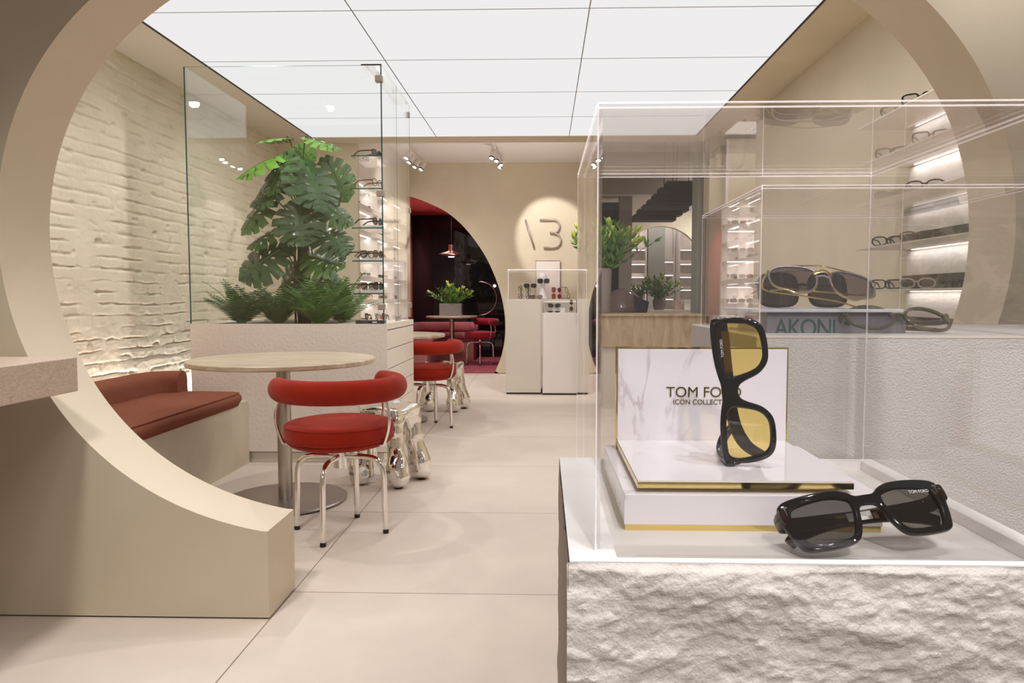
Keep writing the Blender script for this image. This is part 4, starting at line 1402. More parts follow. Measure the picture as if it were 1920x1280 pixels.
def monstera():
    r = empty('monstera_plant', (-1.71, 5.14, .888), label='tall climbing monstera plant with big split leaves on a moss pole in the glass case', cat='plant')
    bx, by = -1.705, 5.14
    bm = bmesh.new()
    sweep(bm, catmull([(bx, by, .86), (bx + .01, by, 1.3), (bx - .005, by + .01, 1.7), (bx + .0, by, 1.98)], 6), .031, n=14)
    P_('moss_pole', bm, M['moss_pole'], r, smooth=True)
    # leaves: base x,z tip x,z depth, size, material, facing tilt
    K = [
        (-1.63, 2.17, -1.37, 2.13, 5.08, .36, 'leaf_bright', 72, .5), (-1.79, 2.18, -2.05, 2.20, 5.12, .30, 'leaf_bright', 78, .5),
        (-1.76, 2.16, -1.65, 2.02, 5.30, .22, 'leaf_bright', 30, .3), (-1.78, 2.06, -2.16, 1.93, 5.05, .40, 'leaf_bright', 66, .7),
        (-1.86, 1.98, -2.20, 1.74, 5.16, .36, 'leaf_mid', 62, .7), (-1.73, 2.03, -1.87, 1.72, 4.94, .41, 'leaf_dark', 40, .3),
        (-1.60, 1.96, -1.43, 1.62, 4.96, .38, 'leaf_dark', 52, .4), (-1.52, 2.02, -1.34, 1.72, 5.18, .38, 'leaf_mid', 46, .6),
        (-1.76, 1.84, -2.03, 1.70, 4.98, .34, 'leaf_dark', 55, .5),
        (-1.88, 1.76, -2.12, 1.50, 5.02, .34, 'leaf_mid', 50, .6), (-1.66, 1.68, -1.58, 1.38, 4.90, .38, 'leaf_dark', 42, .3),
        (-1.58, 1.84, -1.42, 1.72, 5.20, .27, 'leaf_mid', 50, .5), (-1.56, 1.72, -1.30, 1.60, 5.12, .30, 'leaf_mid', 60, .5),
        (-1.84, 1.55, -2.09, 1.42, 5.06, .30, 'leaf_mid', 60, .5), 
        (-1.54, 1.54, -1.29, 1.38, 5.05, .34, 'leaf_dark', 52, .6), (-1.80, 1.40, -2.12, 1.20, 4.98, .44, 'leaf_dark', 40, .5),
        (-1.62, 1.36, -1.32, 1.30, 5.02, .40, 'leaf_mid', 48, .5), (-1.74, 1.28, -1.88, 1.06, 5.10, .30, 'leaf_dark', 35, .4),
        (-1.60, 1.16, -1.46, .98, 4.94, .27, 'leaf_dark', 36, .4), (-1.58, 1.22, -1.40, 1.14, 5.12, .22, 'leaf_mid', 45, .3),
        (-1.76, 1.45, -1.78, 1.33, 5.02, .20, 'leaf_mid', 30, .2), 
        
    ]
    for i, (x0, z0, x1, z1, y, size, mt, tilt, droop) in enumerate(K):
        d = Vector((x1 - x0, 0, z1 - z0)).normalized()
        size = (Vector((x1 - x0, z1 - z0)).length) / (.98 if y < 5.15 else 1.05)
        bmL = leaf_mesh(size, droop * .35, .5, i)
        # local y -> direction in the wall plane, local z (upper face) -> toward the viewer, tilted up by 'tilt'
        t = radians(tilt)
        side = d.cross(Vector((0, -1, 0)))
        nrm0 = Vector((0, -1, 0))
        # rotate the normal toward world up about the leaf's own axis or its side axis
        up = Vector((0, 0, 1))
        nn = (nrm0 * cos(t) + (up - d * up.dot(d)).normalized() * sin(t) if abs(d.z) < .93 else nrm0 * cos(t * .4) + Vector((1 if x1 > x0 else -1, 0, 0)) * sin(t * .4))
        nn = (nn - d * nn.dot(d)).normalized()
        # sagging tips lean toward the viewer
        d2 = (d + Vector((0, -.28 if y < 5.08 else .18, 0))).normalized()
        nn = (nn - d2 * nn.dot(d2)).normalized()
        sd = d2.cross(nn)
        mtx = Matrix((sd, d2, nn)).transposed()
        base = Vector((x0, y, z0))
        for v in bmL.verts: v.co = base + mtx @ v.co
        lf = P_('leaf', bmL, M[mt], r)
        # midrib
        bm = bmesh.new()
        mr = []
        for k in range(9):
            f = k / 8
            yy = f * .86
            mr.append(base + mtx @ Vector((0, yy * size, -droop * .35 * size * yy ** 2 + .0010)))
        sweep(bm, mr, [(.0032 * (1 - .75 * k / 8), .0022 * (1 - .7 * k / 8)) for k in range(9)], n=6)
        P_('midrib', bm, M['leaf_stem'] if mt != 'leaf_dark' else M['bud_stem'], r, smooth=True)
        # leaf stalk curving from the pole
        zb = max(.95, z0 - .30 - .1 * (i % 3))
        bm = bmesh.new()
        sweep(bm, catmull([(bx + .02 * (1 if x0 > bx else -1), by - .02, zb), (bx + (x0 - bx) * .35, by + (y - by) * .3, zb + (z0 - zb) * .6), (x0 + (x0 - x1) * .05, y, z0 + .012), (x0, y, z0)], 6), .0048, n=7)
        P_('stalk', bm, M['leaf_stem'], r, smooth=True)
    # aerial stems rising from the soil
    for i in range(7):
        a = i * 2.4
        bm = bmesh.new()
        sweep(bm, catmull([(bx + .05 * cos(a), by + .05 * sin(a), .87), (bx + .06 * cos(a + .4), by + .05 * sin(a), 1.1 + .04 * i), (bx + .035 * cos(a), by + .035 * sin(a), 1.35 + .06 * i)], 6), .0075, n=8)
        P_('stem', bm, M['leaf_stem'], r, smooth=True)
mat('bud_stem', (.12, .20, .04), .5)
monstera()

# ================================================================== FERNS
def fern(cx, cy, z, n, L, label, m, seed, lean=0):
    r = empty('fern', (cx, cy, z), label=label, cat='plant')
    rnd = random.Random(seed)
    bm = bmesh.new()
    for k in range(n):
        a = 2 * pi * k / n + rnd.uniform(-.3, .3)
        el = radians(rnd.uniform(46, 92))
        l = L * rnd.uniform(.85, 1.22)
        d = Vector((cos(a), sin(a), 0))
        pts = []
        p = Vector((d.x * .012, d.y * .012, 0))
        e = el
        steps = 17
        for i in range(steps + 1):
            pts.append(p.copy())
            p = p + (d * cos(e) + Vector((0, 0, 1)) * sin(e)) * (l / steps)
            e -= radians(rnd.uniform(2.0, 4.2))
        sweep(bm, pts, .0014, n=4)
        for i in range(2, steps):
            f = i / steps
            wl_ = .058 * sin(pi * min(1, f * .80 + .20)) ** .8 + .004
            t = (pts[i + 1] - pts[i - 1]).normalized()
            s_ = t.cross(Vector((0, 0, 1))).normalized()
            u_ = s_.cross(t)
            for sg in (1, -1):
                b0 = pts[i]
                tip = b0 + s_ * sg * wl_ + t * wl_ * .35 - u_ * wl_ * .15
                w2 = l / steps * .44
                q = [bm.verts.new(b0 - t * w2 * .5), bm.verts.new(b0 + s_ * sg * wl_ * .5 - t * w2 * .55 + u_ * .002), bm.verts.new(tip), bm.verts.new(b0 + s_ * sg * wl_ * .5 + t * w2 * .75 + u_ * .002), bm.verts.new(b0 + t * w2 * .5)]
                try: bm.faces.new(q)
                except ValueError: pass
    for v in bm.verts:
        v.co.y = max(v.co.y, 4.695 - cy + (v.co.x * 37 % .02))
        v.co.x = max(-2.262 - cx, min(-1.05 - cx, v.co.x))
    part('foliage', bm, M[m], r)
    return r
fern(-2.03, 4.86, .886, 34, .32, 'dark green fern at the left front of the planter bed', 'fern_green', 3)
fern(-1.80, 4.93, .886, 30, .28, 'dark fern just left of the monstera stem', 'fern_green', 5)
fern(-1.50, 4.84, .886, 36, .33, 'bright green fern at the right front of the planter bed', 'fern_light', 8)
fern(-1.42, 5.12, .886, 30, .36, 'bright green fern behind the right front fern', 'fern_light', 11)
fern(-1.93, 5.22, .886, 20, .33, 'green fern at the left rear of the planter bed', 'fern_green', 14)
fern(-1.64, 5.30, .886, 18, .32, 'green fern behind the monstera stem', 'fern_green', 17)
# ================================================================== RIGHT WALL SHELVES
SH = [1.9032, 1.7206, 1.5250, 1.3150, 1.1138]
RN = ['top', 'second highest', 'middle', 'second lowest', 'lowest']
for i, z in enumerate(SH):
    s = empty('wall_shelf', (1.67, 3.30, z), label='thin wall shelf with light strip beneath, %s of five on the right wall' % RN[i], cat='shelf', group='lit shelves on the right wall')
    P_('board', B(1.545, 1.799, 2.70, 3.70, z - .006, z), M['plinth_greige'] if i > 2 else M['cabinet_paint'], s)
    P_('light_strip', B(1.776, 1.784, 2.75, 3.60, z - .011, z - .0065), M['led'], s)
    # textured glowing backdrop board and the dark mirror below it
    zb = z - .016
    zn = (SH[i + 1] if i < 4 else z - .20)
    h_ = (zb - zn) * (.62 if i != 1 else .70)
    o = tag(obj('textured_backdrop', B(1.786, 1.799, 2.70, 3.62, zb - h_, zb), M['relief_white']) if 'relief_white' in M else None) if False else None
    P_('textured_backdrop', B(1.786, 1.7995, 2.70, 3.66, zb - h_, zb), mat('relief_white', (.74, .69, .66), .7, bump=1, bscale=45, detail=9) if 'relief_white' not in M else M['relief_white'], s)
    P_('mirror_strip', B(1.793, 1.7995, 2.70, 3.72, zn + .001, zb - h_ - .001), M['mirror_taupe'] if 'mirror_taupe' in M else mat('mirror_taupe', (.10, .09, .08), .08, .6), s)
    lamp('shelf_glow', 'AREA', (1.755, 3.2, z - .016), (1.80, 3.2, z - .16), .42, size=.85, size_y=.02)
    L_ = bpy.data.objects[[o.name for o in COL.objects if o.name.startswith('shelf_glow')][-1]]
    L_.rotation_euler = Euler((0, radians(35), radians(90)), 'XYZ') if False else L_.rotation_euler
SG = [
    (0, 3.42, 'panto', 'black_acetate', 'lens_clear', None), (0, 3.22, 'square', 'black_acetate', 'lens_clear', None),
    (1, 3.46, 'square', 'black_acetate', 'lens_clear', None), (1, 3.12, 'square', 'tortoise', 'lens_clear', None),
    (2, 3.46, 'round', 'black_acetate', 'lens_grey', None), (2, 3.16, 'panto', 'tortoise', 'lens_clear', None),
    (3, 3.47, 'panto', 'black_acetate', 'lens_clear', None), (3, 3.20, 'panto', 'tortoise', 'lens_clear', None),
    (4, 3.47, 'square', 'black_acetate', 'lens_clear', None), (4, 3.20, 'panto', 'clear_acetate', 'lens_clear', 'black_acetate'),
]
cn = {'black_acetate': 'black', 'tortoise': 'tortoiseshell', 'clear_acetate': 'clear grey', 'red_acetate': 'red', 'silver_wire': 'silver wire', 'copper': 'copper wire', 'gold': 'gold wire'}
for i, y, sh, fm, lm, tm in SG:
    far = y > 3.3
    glasses((1.605, y, SH[i] + .0004), radians(-38), '%s %s glasses %s, %s right-wall shelf' % (cn[fm], 'rounded' if sh != 'square' else 'square', 'toward the far end' if far else 'nearer the arch', RN[i]), sh, .142, .046, fm, lm, tm, thick=.0056, depth=.006)
    if far or i in (3,):
        glasses((1.660, y - .03, SH[i] + .0004), radians(-38), '%s %s glasses, rear of the pair %s, %s right-wall shelf' % (cn[fm], 'rounded' if sh != 'square' else 'square', 'toward the far end' if far else 'nearer the arch', RN[i]), sh, .142, .046, fm, lm, tm, thick=.0056, depth=.006)

# ================================================================== LIT SHELF UNIT in the right recess
u = empty('lit_shelf_unit', (1.93, 7.35, 0), label='tall recessed white shelf unit with four lit bays behind the beige right wall', cat='shelving')
P_('side', B(1.762, 1.786, 7.20, 7.55, 0, 2.60), M['plinth_white'], u)
P_('side', B(2.30, 2.32, 7.20, 7.55, 0, 2.60), M['plinth_white'], u)
P_('back', B(1.786, 2.30, 7.53, 7.55, 0, 2.60), M['plinth_white'], u)
zb = [1.947, 1.706, 1.412, 1.163]
P_('header', B(1.786, 2.30, 7.20, 7.53, 1.965, 2.60), M['plaster_beige'], u)
for i, z in enumerate(zb):
    lo_ = [1.790, 1.520, 1.262, 1.02][i]
    top_next = zb[i + 1] + .018 if i < 3 else .98
    P_('shelf', B(1.786, 2.30, 7.21, 7.53, top_next, lo_), M['plinth_white'], u)
    P_('light_strip', B(1.80, 2.29, 7.24, 7.255, z + .004, z + .012), M['led'], u)
    lamp('bay_glow', 'AREA', (2.04, 7.30, z), (2.04, 7.40, z - .3), .8, size=.45, size_y=.03)
    for k in range(2):
        g = glasses((1.85 + .16 * k, 7.34, lo_ + .0005), radians(-20), 'small %s glasses %s in lit bay %s of the recess shelf unit' % (['dark', 'brown'][k], ['at the left', 'farther right'][k], ['top', 'second', 'third', 'bottom'][i]), 'square', .135, .042, ['black_acetate', 'tortoise'][k], 'lens_grey', group=None, lo=True, thick=.004)
P_('lower_drawers', B(1.786, 2.30, 7.21, 7.53, .10, .98), M['plinth_greige'], u)
struct('wall_recess_rear', B(1.625, 1.7615, 7.30, 7.55, 0, 2.93), M['plaster_beige'])
struct('wall_recess_rear_right', B(2.32, 2.50, 7.30, 7.55, 0, 2.93), M['plaster_beige'])
# dark framed pillar at the edge of the reflected room opening
p = empty('dark_pillar', (1.60, 7.75, 0), label='grey brown metal pillar at the right edge of the reflected room opening', cat='pillar')
P_('shaft', B(1.600, 1.735, 7.60, 7.90, 0, 2.93), M['grey_column'], p)
P_('black_edge', B(1.735, 1.752, 7.60, 7.90, 0, 2.93), M['dark_gap'], p)
P_('light_edge', B(1.580, 1.600, 7.62, 7.90, 0, 2.93), M['grey_green'], p)
struct('wall_recess_link', B(1.76, 3.3, 7.60, 7.70, 0, 2.93), M['plaster_beige'])

# ================================================================== TRAVERTINE COUNTER
c = empty('travertine_counter', (1.05, 7.1, 0), label='travertine counter with vertical grain below the reflected room opening', cat='counter')
P_('top', B(.545, 1.56, 6.98, 7.55, .895, .915, bev=.002), M['travertine_counter'], c)
P_('front', B(.555, 1.55, 7.0, 7.54, .60, .895), M['travertine_counter'], c)
P_('base', B(.575, 1.53, 7.03, 7.52, 0, .60), M['plinth_greige'], c)
pg = empty('greige_cabinet', (1.80, 6.9, 0), label='low greige cabinet right of the travertine counter', cat='cabinet')
P_('body', B(1.57, 1.99, 6.72, 7.18, .08, .90, bev=.002), M['plinth_greige'], pg)
P_('plinth_base', B(1.59, 1.97, 6.74, 7.16, 0, .08), M['dark_gap'], pg)
for k in range(3):
    P_('drawer', B(1.58, 1.98, 6.713, 6.7205, .12 + .26 * k, .365 + .26 * k), M['plinth_greige'], pg)

# ================================================================== REAR PLINTHS with display boxes
def plinth(x0, x1, y0, y1, z, m, label):
    p = empty('display_plinth', ((x0 + x1) / 2, (y0 + y1) / 2, 0), label=label, cat='plinth')
    P_('body', B(x0, x1, y0, y1, .020, z, bev=.002), M[m], p)
    P_('shadow_base', B(x0 + .008, x1 - .008, y0 + .008, y1 - .008, 0, .020), M['dark_gap'], p)
    return p
plinth(-.4171, -.028, 8.045, 8.60, 1.050, 'plinth_greige', 'tall greige plinth at the left under the white bust and its display box')
plinth(.372, .5321, 8.045, 8.60, 1.050, 'plinth_greige', 'tall greige plinth behind the right side of the short white plinth')
plinth(-.012, .368, 8.250, 8.60, 1.050, 'plinth_greige', 'recessed middle greige plinth behind the short white plinth')
plinth(-.009, .367, 8.00, 8.245, .904, 'plinth_white', 'short white plinth standing in front of the row of greige plinths')
acrylic_case('acrylic_case', -.393, .515, 8.08, 8.56, 1.0505, 1.372, .008, 'wide clear acrylic case with the white bust on the rear plinths', edge=.006)
acrylic_case('acrylic_case', .004, .355, 8.02, 8.235, .9045, 1.022, .005, 'small clear acrylic case on the short white plinth', edge=.003)
# white abstract bust
hb = empty('display_bust', (-.01, 8.34, 1.0505), label='white abstract egg-headed bust wearing dark sunglasses in the rear case', cat='bust')
bm = bmesh.new()
lathe(bm, [(.070, 0), (.066, .02), (.040, .08), (.026, .15), (.030, .185), (.052, .215), (.072, .255), (.074, .290), (.060, .330), (.030, .352), (.003, .358)], 32)
for v in bm.verts:
    if v.co.z > .18: v.co.x *= .88; v.co.y = v.co.y * 1.1 - (v.co.z - .18) * .08
part('head', bm, M['head_white'], hb, smooth=True)
for v in hb.children[0].data.vertices: v.co *= .84
hb.scale = (1, 1, 1)
def rear_glasses(x, y, z, rz, label, sh, fm, lm, w=.14, h=.048, **k):
    return glasses((x, y, z), radians(rz), label, sh, w, h, fm, lm, thick=.0035, lo=True, **k)
rear_glasses(.0, 8.255, 1.228, 4, 'dark sunglasses worn by the white bust', 'square', 'black_acetate', 'lens_smoke', .135, .055, cat='sunglasses')
rear_glasses(-.150, 8.22, 1.178, 0, 'black pilot sunglasses on a thin riser left of the bust', 'square', 'black_acetate', 'lens_smoke', cat='sunglasses')
rear_glasses(-.085, 8.16, 1.0525, 6, 'brown sunglasses lying low between the bust and the eyeglass pairs', 'square', 'copper', 'lens_brown', .15, .05, cat='sunglasses')
for k, (x, fm) in enumerate(((-.285, 'tortoise'), (-.205, 'black_acetate'), (.395, 'black_acetate'), (.455, 'tortoise'))):
    g = glasses((x, 8.16, 1.0510), 0, '%s eyeglasses standing on end, %s in the rear case' % (cn[fm], ['far left', 'second from left', 'second from right', 'far right'][k]), 'round', .15, .052, fm, 'lens_clear', thick=.004, lo=True, fold=.02)
    g.rotation_euler = Euler((0, radians(90), radians(5)), 'XYZ')
    g.location.x = x
    rest_on(g, 1.0510)
rs = tag(obj('thin_riser', B(-.156, -.144, 8.215, 8.245, 1.0508, 1.1775), M['acrylic_edge']), 'thin clear rod riser under the black pilot sunglasses', 'display riser')
sb = tag(obj('card_block', B(-.215, -.125, 8.30, 8.38, 1.0508, 1.115, bev=.001), M['white_card']), 'pale cream card block behind the left eyeglasses in the rear case', 'display riser')
sb = tag(obj('card_block', B(.385, .475, 8.30, 8.38, 1.0508, 1.115, bev=.001), M['white_card']), 'pale cream card block behind the right eyeglasses in the rear case', 'display riser')
g = glasses((.09, 8.33, 1.0785), 0, 'orange red sunglasses standing on end at the middle of the rear case', 'square', .13, .05, 'red_acetate', 'lens_brown', thick=.007, lo=True, cat='sunglasses')
g.rotation_euler = Euler((0, radians(90), radians(0)), 'XYZ'); rest_on(g, 1.0508)
g = glasses((.155, 8.34, 1.0785), 0, 'black round glasses with pink stripe beside the orange red sunglasses', 'round', .13, .05, 'pink_acetate', 'lens_smoke', thick=.005, lo=True)
g.rotation_euler = Euler((0, radians(90), radians(0)), 'XYZ'); rest_on(g, 1.0508)
g = glasses((.26, 8.32, 1.0508), radians(60), 'thin black glasses leaning at the right middle of the rear case', 'square', .14, .05, 'black_acetate', 'lens_clear', thick=.003, lo=True)
g.rotation_euler = Euler((0, radians(62), radians(50)), 'XYZ'); rest_on(g, 1.0508)
rear_glasses(.118, 8.10, .958, 0, 'black cat-eye sunglasses on the small white block in the low case', 'cat', 'black_acetate', 'lens_smoke', .14, .046, cat='sunglasses')
tag(obj('display_riser', B(.095, .24, 8.135, 8.20, .9048, .957, bev=.001), M['white_card']), 'small white block under the black cat-eye sunglasses', 'display riser')
rear_glasses(.115, 8.06, .9052, 2, 'dark sunglasses lying flat at the front of the low case', 'round', 'black_acetate', 'lens_smoke', .135, .020, cat='sunglasses')
g = glasses((.285, 8.10, .9052), 0, 'gold rimmed dark round sunglasses standing on end in the low case', 'round', .125, .045, 'gold', 'lens_smoke', thick=.003, lo=True, cat='sunglasses', fold=.015)
g.rotation_euler = Euler((0, radians(90), radians(8)), 'XYZ'); rest_on(g, .9052)

# framed mirror leaning behind the bust
fmr = empty('framed_mirror', (.06, 9.85, 1.02), label='tall thin framed mirror standing behind the white bust against the rear wall', cat='mirror')
P_('glass', B(-.105, .225, 10.195, 10.2, .25, 1.575), M['plinth_white'], fmr)  # plain whitish panel, the mirror's bright reflection put into its colour
bm = bmesh.new()
for x in (-.112, .225): box(bm, x, x + .007, 10.188, 10.202, .25, 1.582)
box(bm, -.112, .232, 10.188, 10.202, 1.575, 1.582)
P_('frame', bm, M['sign_taupe'], fmr)
P_('foot', B(-.112, .232, 10.17, 10.22, 0, .25), M['plinth_greige'], fmr)

# wall sign
def stroke(pts, r=.0125, mi=0):
    bm = bmesh.new()
    sweep(bm, pts, [(r, r)] * len(pts), n=8, power=4, up=Vector((0, -1, 0)))
    return bm
sg_ = empty('wall_sign', (0, 10.2, 1.95), label='taupe slash and B shaped letter sign mounted on the rear wall', cat='sign')
P_('slash', stroke([(-.250, 10.195, 2.142), (-.128, 10.195, 1.758)], .013), M['sign_taupe'], sg_)
arc1 = [(-.055, 10.195, 2.140), (.13, 10.195, 2.140)] + [(.13 + .088 * cos(radians(a)), 10.195, 2.052 + .088 * sin(radians(a))) for a in range(80, -91, -10)] + [(.085, 10.195, 1.964)]
P_('upper_stroke', stroke(arc1), M['sign_taupe'], sg_)
arc2 = [(.13, 10.195, 1.958)] + [(.135 + .100 * cos(radians(a)), 10.195, 1.860 + .100 * sin(radians(a))) for a in range(70, -91, -10)] + [(.0, 10.195, 1.760)]
P_('lower_stroke', stroke(arc2), M['sign_taupe'], sg_)

# ================================================================== FLOWERS
def bouquet(name, c, z, R_, H_, n, label, seed, leafm='fern_light', budm='bud_green', dark=None):
    """lily buds and lance leaves fanning out of a point"""
    r = empty(name, (c[0], c[1], z), label=label, cat='flowers')
    rnd = random.Random(seed)
    bl, bs, bb = bmesh.new(), bmesh.new(), bmesh.new()
    for k in range(n):
        a = rnd.uniform(0, 2 * pi)
        el = radians(rnd.uniform(25, 85))
        l = H_ * rnd.uniform(.7, 1.05) / max(.6, sin(el) * .4 + .7)
        d = Vector((cos(a) * cos(el) * R_ / H_, sin(a) * cos(el) * R_ / H_, sin(el))).normalized()
        pts = [Vector((d.x * l * f, d.y * l * f, d.z * l * f + .02 * f * (1 - f))) for f in [i / 6 for i in range(7)]]
        sweep(bs, pts, .0022, n=5)
        for q in range(1, 7):
            for w in range(5):
                aa = rnd.uniform(0, 2 * pi)
                t = (d + Vector((cos(aa), sin(aa), rnd.uniform(-.2, .7))) * .9).normalized()
                s_ = t.cross(Vector((rnd.uniform(-1, 1), rnd.uniform(-1, 1), 1))).normalized()
                b0 = pts[q]; ll = rnd.uniform(.05, .085) * H_ / .38; w_ = ll * .15
                vs = [bl.verts.new(b0), bl.verts.new(b0 + t * ll * .4 + s_ * w_), bl.verts.new(b0 + t * ll), bl.verts.new(b0 + t * ll * .4 - s_ * w_)]
                try: bl.faces.new(vs)
                except ValueError: pass
        if k % 2 == 0 or n < 14:
            for w in range(2):
                aa = rnd.uniform(0, 2 * pi)
                t = (d + Vector((cos(aa), sin(aa), .3)) * .45).normalized()
                ll = rnd.uniform(.06, .085) * H_ / .38
                pp = [pts[-1] + t * ll * f for f in (0, .15, .4, .7, .9, 1)]
                sweep(bb, pp, [(ll * q_, ll * q_) for q_ in (.05, .13, .20, .18, .09, .01)], n=8)
    part('stems', bs, M['leaf_stem'], r)
    part('leaves', bl, M[leafm], r)
    part('buds', bb, M[budm], r, smooth=True)
    return r
def vase(name, c, z, prof_, m, label, n=32):
    r = empty(name, (c[0], c[1], z), label=label, cat='vase')
    bm = bmesh.new(); lathe(bm, prof_, n)
    part('body', bm, M[m], r, auto=35)
    bm = bmesh.new()
    rr, zz_ = prof_[-1]
    sweep(bm, [(rr * cos(2 * pi * i / n), rr * sin(2 * pi * i / n), zz_) for i in range(n)], .003, n=6, closed=True)
    part('rim', bm, M[m], r, smooth=True)
    return r
vase('tall_vase', (.50 + .10, 7.22), .9155, [(.05, 0), (.058, .02), (.066, .30), (.070, .44)], 'vase_grey', 'tall grey vase on the left end of the travertine counter')
bouquet('lily_bouquet', (.60, 7.22), 1.30, .42, .52, 34, 'large bouquet of green lily buds in the tall grey vase on the travertine counter', 21)

# ================================================================== REFLECTED ROOM CONTENTS, the mirror's image built as real things
for i, (x0, x1, z) in enumerate([(1.703, 2.04, 2.315), (1.602, 2.04, 2.30), (1.522, 2.04, 2.285), (1.45, 2.04, 2.27), (1.378, 2.0, 2.255), (1.313, 1.913, 2.24), (1.255, 1.826, 2.225)]):
    pass
st = empty('hanging_stair', (1.65, 10.2, 2.2), label='dark brown stepped stair soffit seen from below in the reflected room', cat='staircase')
steps = [(1.703, 2.039, 2.652, 2.585), (1.602, 2.04, 2.565, 2.498), (1.522, 2.041, 2.479, 2.411), (1.45, 2.042, 2.406, 2.339), (1.378, 2.0, 2.334, 2.266), (1.313, 1.913, 2.276, 2.208), (1.255, 1.826, 2.203, 2.136)]
for i, (a, b_, zt, zl) in enumerate(steps):
    Y = 8.55 + .05 * i
    f = Y / 10.2
    P_('step', B(a * f, b_ * f, Y, Y + .26, 1.08 + (zl - 1.08) * f - .004, 1.08 + (zt - 1.08) * f + .012), M['stair_dark'], st)
for _x, _y, _z in ((1.50, 8.62, 2.35), (1.68, 8.62, 2.35), (1.45, 8.95, 2.05), (1.60, 8.95, 2.05)):
    P_('hanger_rod', B(_x - .004, _x + .004, _y - .004, _y + .004, _z, 2.93), M['stair_dark'], st)
bx_ = empty('lounge_armchair', (.98, 8.6, 0), label='dark brown curved armchair back reflected behind the travertine counter', cat='armchair')
bm = bmesh.new()
sweep(bm, catmull([(.70, 8.75, .80), (.76, 8.60, .95), (.90, 8.50, 1.03), (1.05, 8.55, .98), (1.14, 8.70, .86)], 6), [(.16, .045)] * 25, n=14, power=3)
P_('back', bm, M['vase_brown'], bx_, smooth=True)
bm = bmesh.new(); lathe(bm, [(.20, .38), (.24, .42), (.24, .50), (.20, .53)], 32, c=(.94, 8.80, 0))
P_('seat', bm, M['vase_brown'], bx_, smooth=True)
bm = bmesh.new(); lathe(bm, [(.02, .01), (.02, .38)], 12, c=(.94, 8.80, 0)); lathe(bm, [(.18, 0), (.18, .012)], 32, c=(.94, 8.80, 0))
P_('pedestal', bm, M['base_steel'], bx_, auto=40)
nb = empty('navy_screen', (1.13, 8.35, 0), label='tilted navy screen panel beside the brown armchair behind the counter', cat='screen')
bm = bmesh.new(); prism(bm, [(1.02, 1.10), (1.20, 1.02), (1.17, .86), (1.05, .84)], 'y', 8.35, 8.37)
P_('panel', bm, M['navy_dark'], nb)
bm = bmesh.new(); lathe(bm, [(.09, 0), (.09, .012), (.012, .014), (.012, .86)], 20, c=(1.11, 8.36, 0))
P_('stand', bm, M['base_steel'], nb, auto=40)
wb = tag(obj('white_booklet', B(.80, 1.02, 9.16, 9.18, 1.0, 1.13), M['white_card']), 'white card sign standing behind the brown armchair', 'card')
tb = empty('reflected_room_table', (1.55, 10.2, 0), label='pale table with flowers and boxes in the reflected room', cat='table')
P_('top', B(1.20, 2.15, 9.95, 10.45, .86, .90), M['plinth_greige'], tb)
for x in (1.24, 2.11):
    for y in (9.99, 10.41): P_('leg', B(x - .02, x + .02, y - .02, y + .02, 0, .86), M['plinth_greige'], tb)
wb.location = (0, 0, 0)
sup = tag(obj('low_partition', B(.66, 1.16, 9.12, 9.24, 0, .9995), M['plinth_greige']), 'low greige partition behind the brown armchair', 'partition')
vase('brown_vase', (1.60, 10.15), .90, [(.07, 0), (.09, .05), (.095, .12), (.075, .16)], 'vase_brown', 'dark brown vase on the reflected room table holding the larger bouquet')
bouquet('lily_bouquet', (1.60, 10.15), 1.04, .46, .34, 30, 'larger green and blueish bouquet on the reflected room table', 31, 'fern_green')
vase('brown_vase', (1.33, 10.25), .90, [(.05, 0), (.06, .05), (.06, .10), (.05, .13)], 'vase_brown', 'smaller dark vase at the left end of the reflected room table')
bouquet('lily_bouquet', (1.33, 10.25), 1.01, .25, .27, 20, 'smaller green bouquet at the left end of the reflected room table', 33, 'fern_green')
tag(obj('pink_gift_box', B(1.80, 1.90, 10.1, 10.2, .9003, 1.02, bev=.003), M['pink_box']), 'small pink box right of the bouquet on the reflected room table', 'box')
tag(obj('white_gift_box', B(1.92, 2.06, 10.05, 10.2, .9003, 1.03, bev=.003), M['white_card']), 'white box at the right end of the reflected room table', 'box')
def lit_unit(name, x0, x1, y0, y1, levels, label, seed):
    r = empty(name, ((x0 + x1) / 2, (y0 + y1) / 2, 0), label=label, cat='shelving')
    P_('back', B(x0, x1, y1 - .02, y1, 0, 2.34), M['plinth_white'], r)
    for x in (x0, x1 - .02): P_('side', B(x, x + .02, y0, y1 - .02, 0, 2.34), M['plinth_white'], r)
    for z in levels:
        P_('shelf', B(x0 + .02, x1 - .02, y0, y1 - .02, z - .06, z), M['plinth_white'], r)
        P_('light_strip', B(x0 + .03, x1 - .03, y0 + .01, y0 + .03, z - .072, z - .062), M['led'], r)
    return r
lit_unit('lit_shelf_unit', 1.36, 1.68, 12.0, 12.3, [1.04, 1.25, 1.46, 1.67, 1.90], 'lit white shelves at the left inside the round opening of the reflected room', 1)
lit_unit('lit_shelf_unit', 2.20, 2.62, 12.0, 12.3, [1.04, 1.25, 1.46, 1.67, 1.90], 'lit white shelves at the right inside the round opening of the reflected room', 2)
lit_unit('lit_shelf_unit', 1.98, 2.19, 12.3, 12.5, [1.10, 1.30, 1.50, 1.72], 'narrow lit white shelves at the centre inside the round opening of the reflected room', 3)
lamp('far_room_light', 'AREA', (1.8, 11.7, 2.7), (1.8, 11.9, 0), 12, size=1.2, size_y=.6)

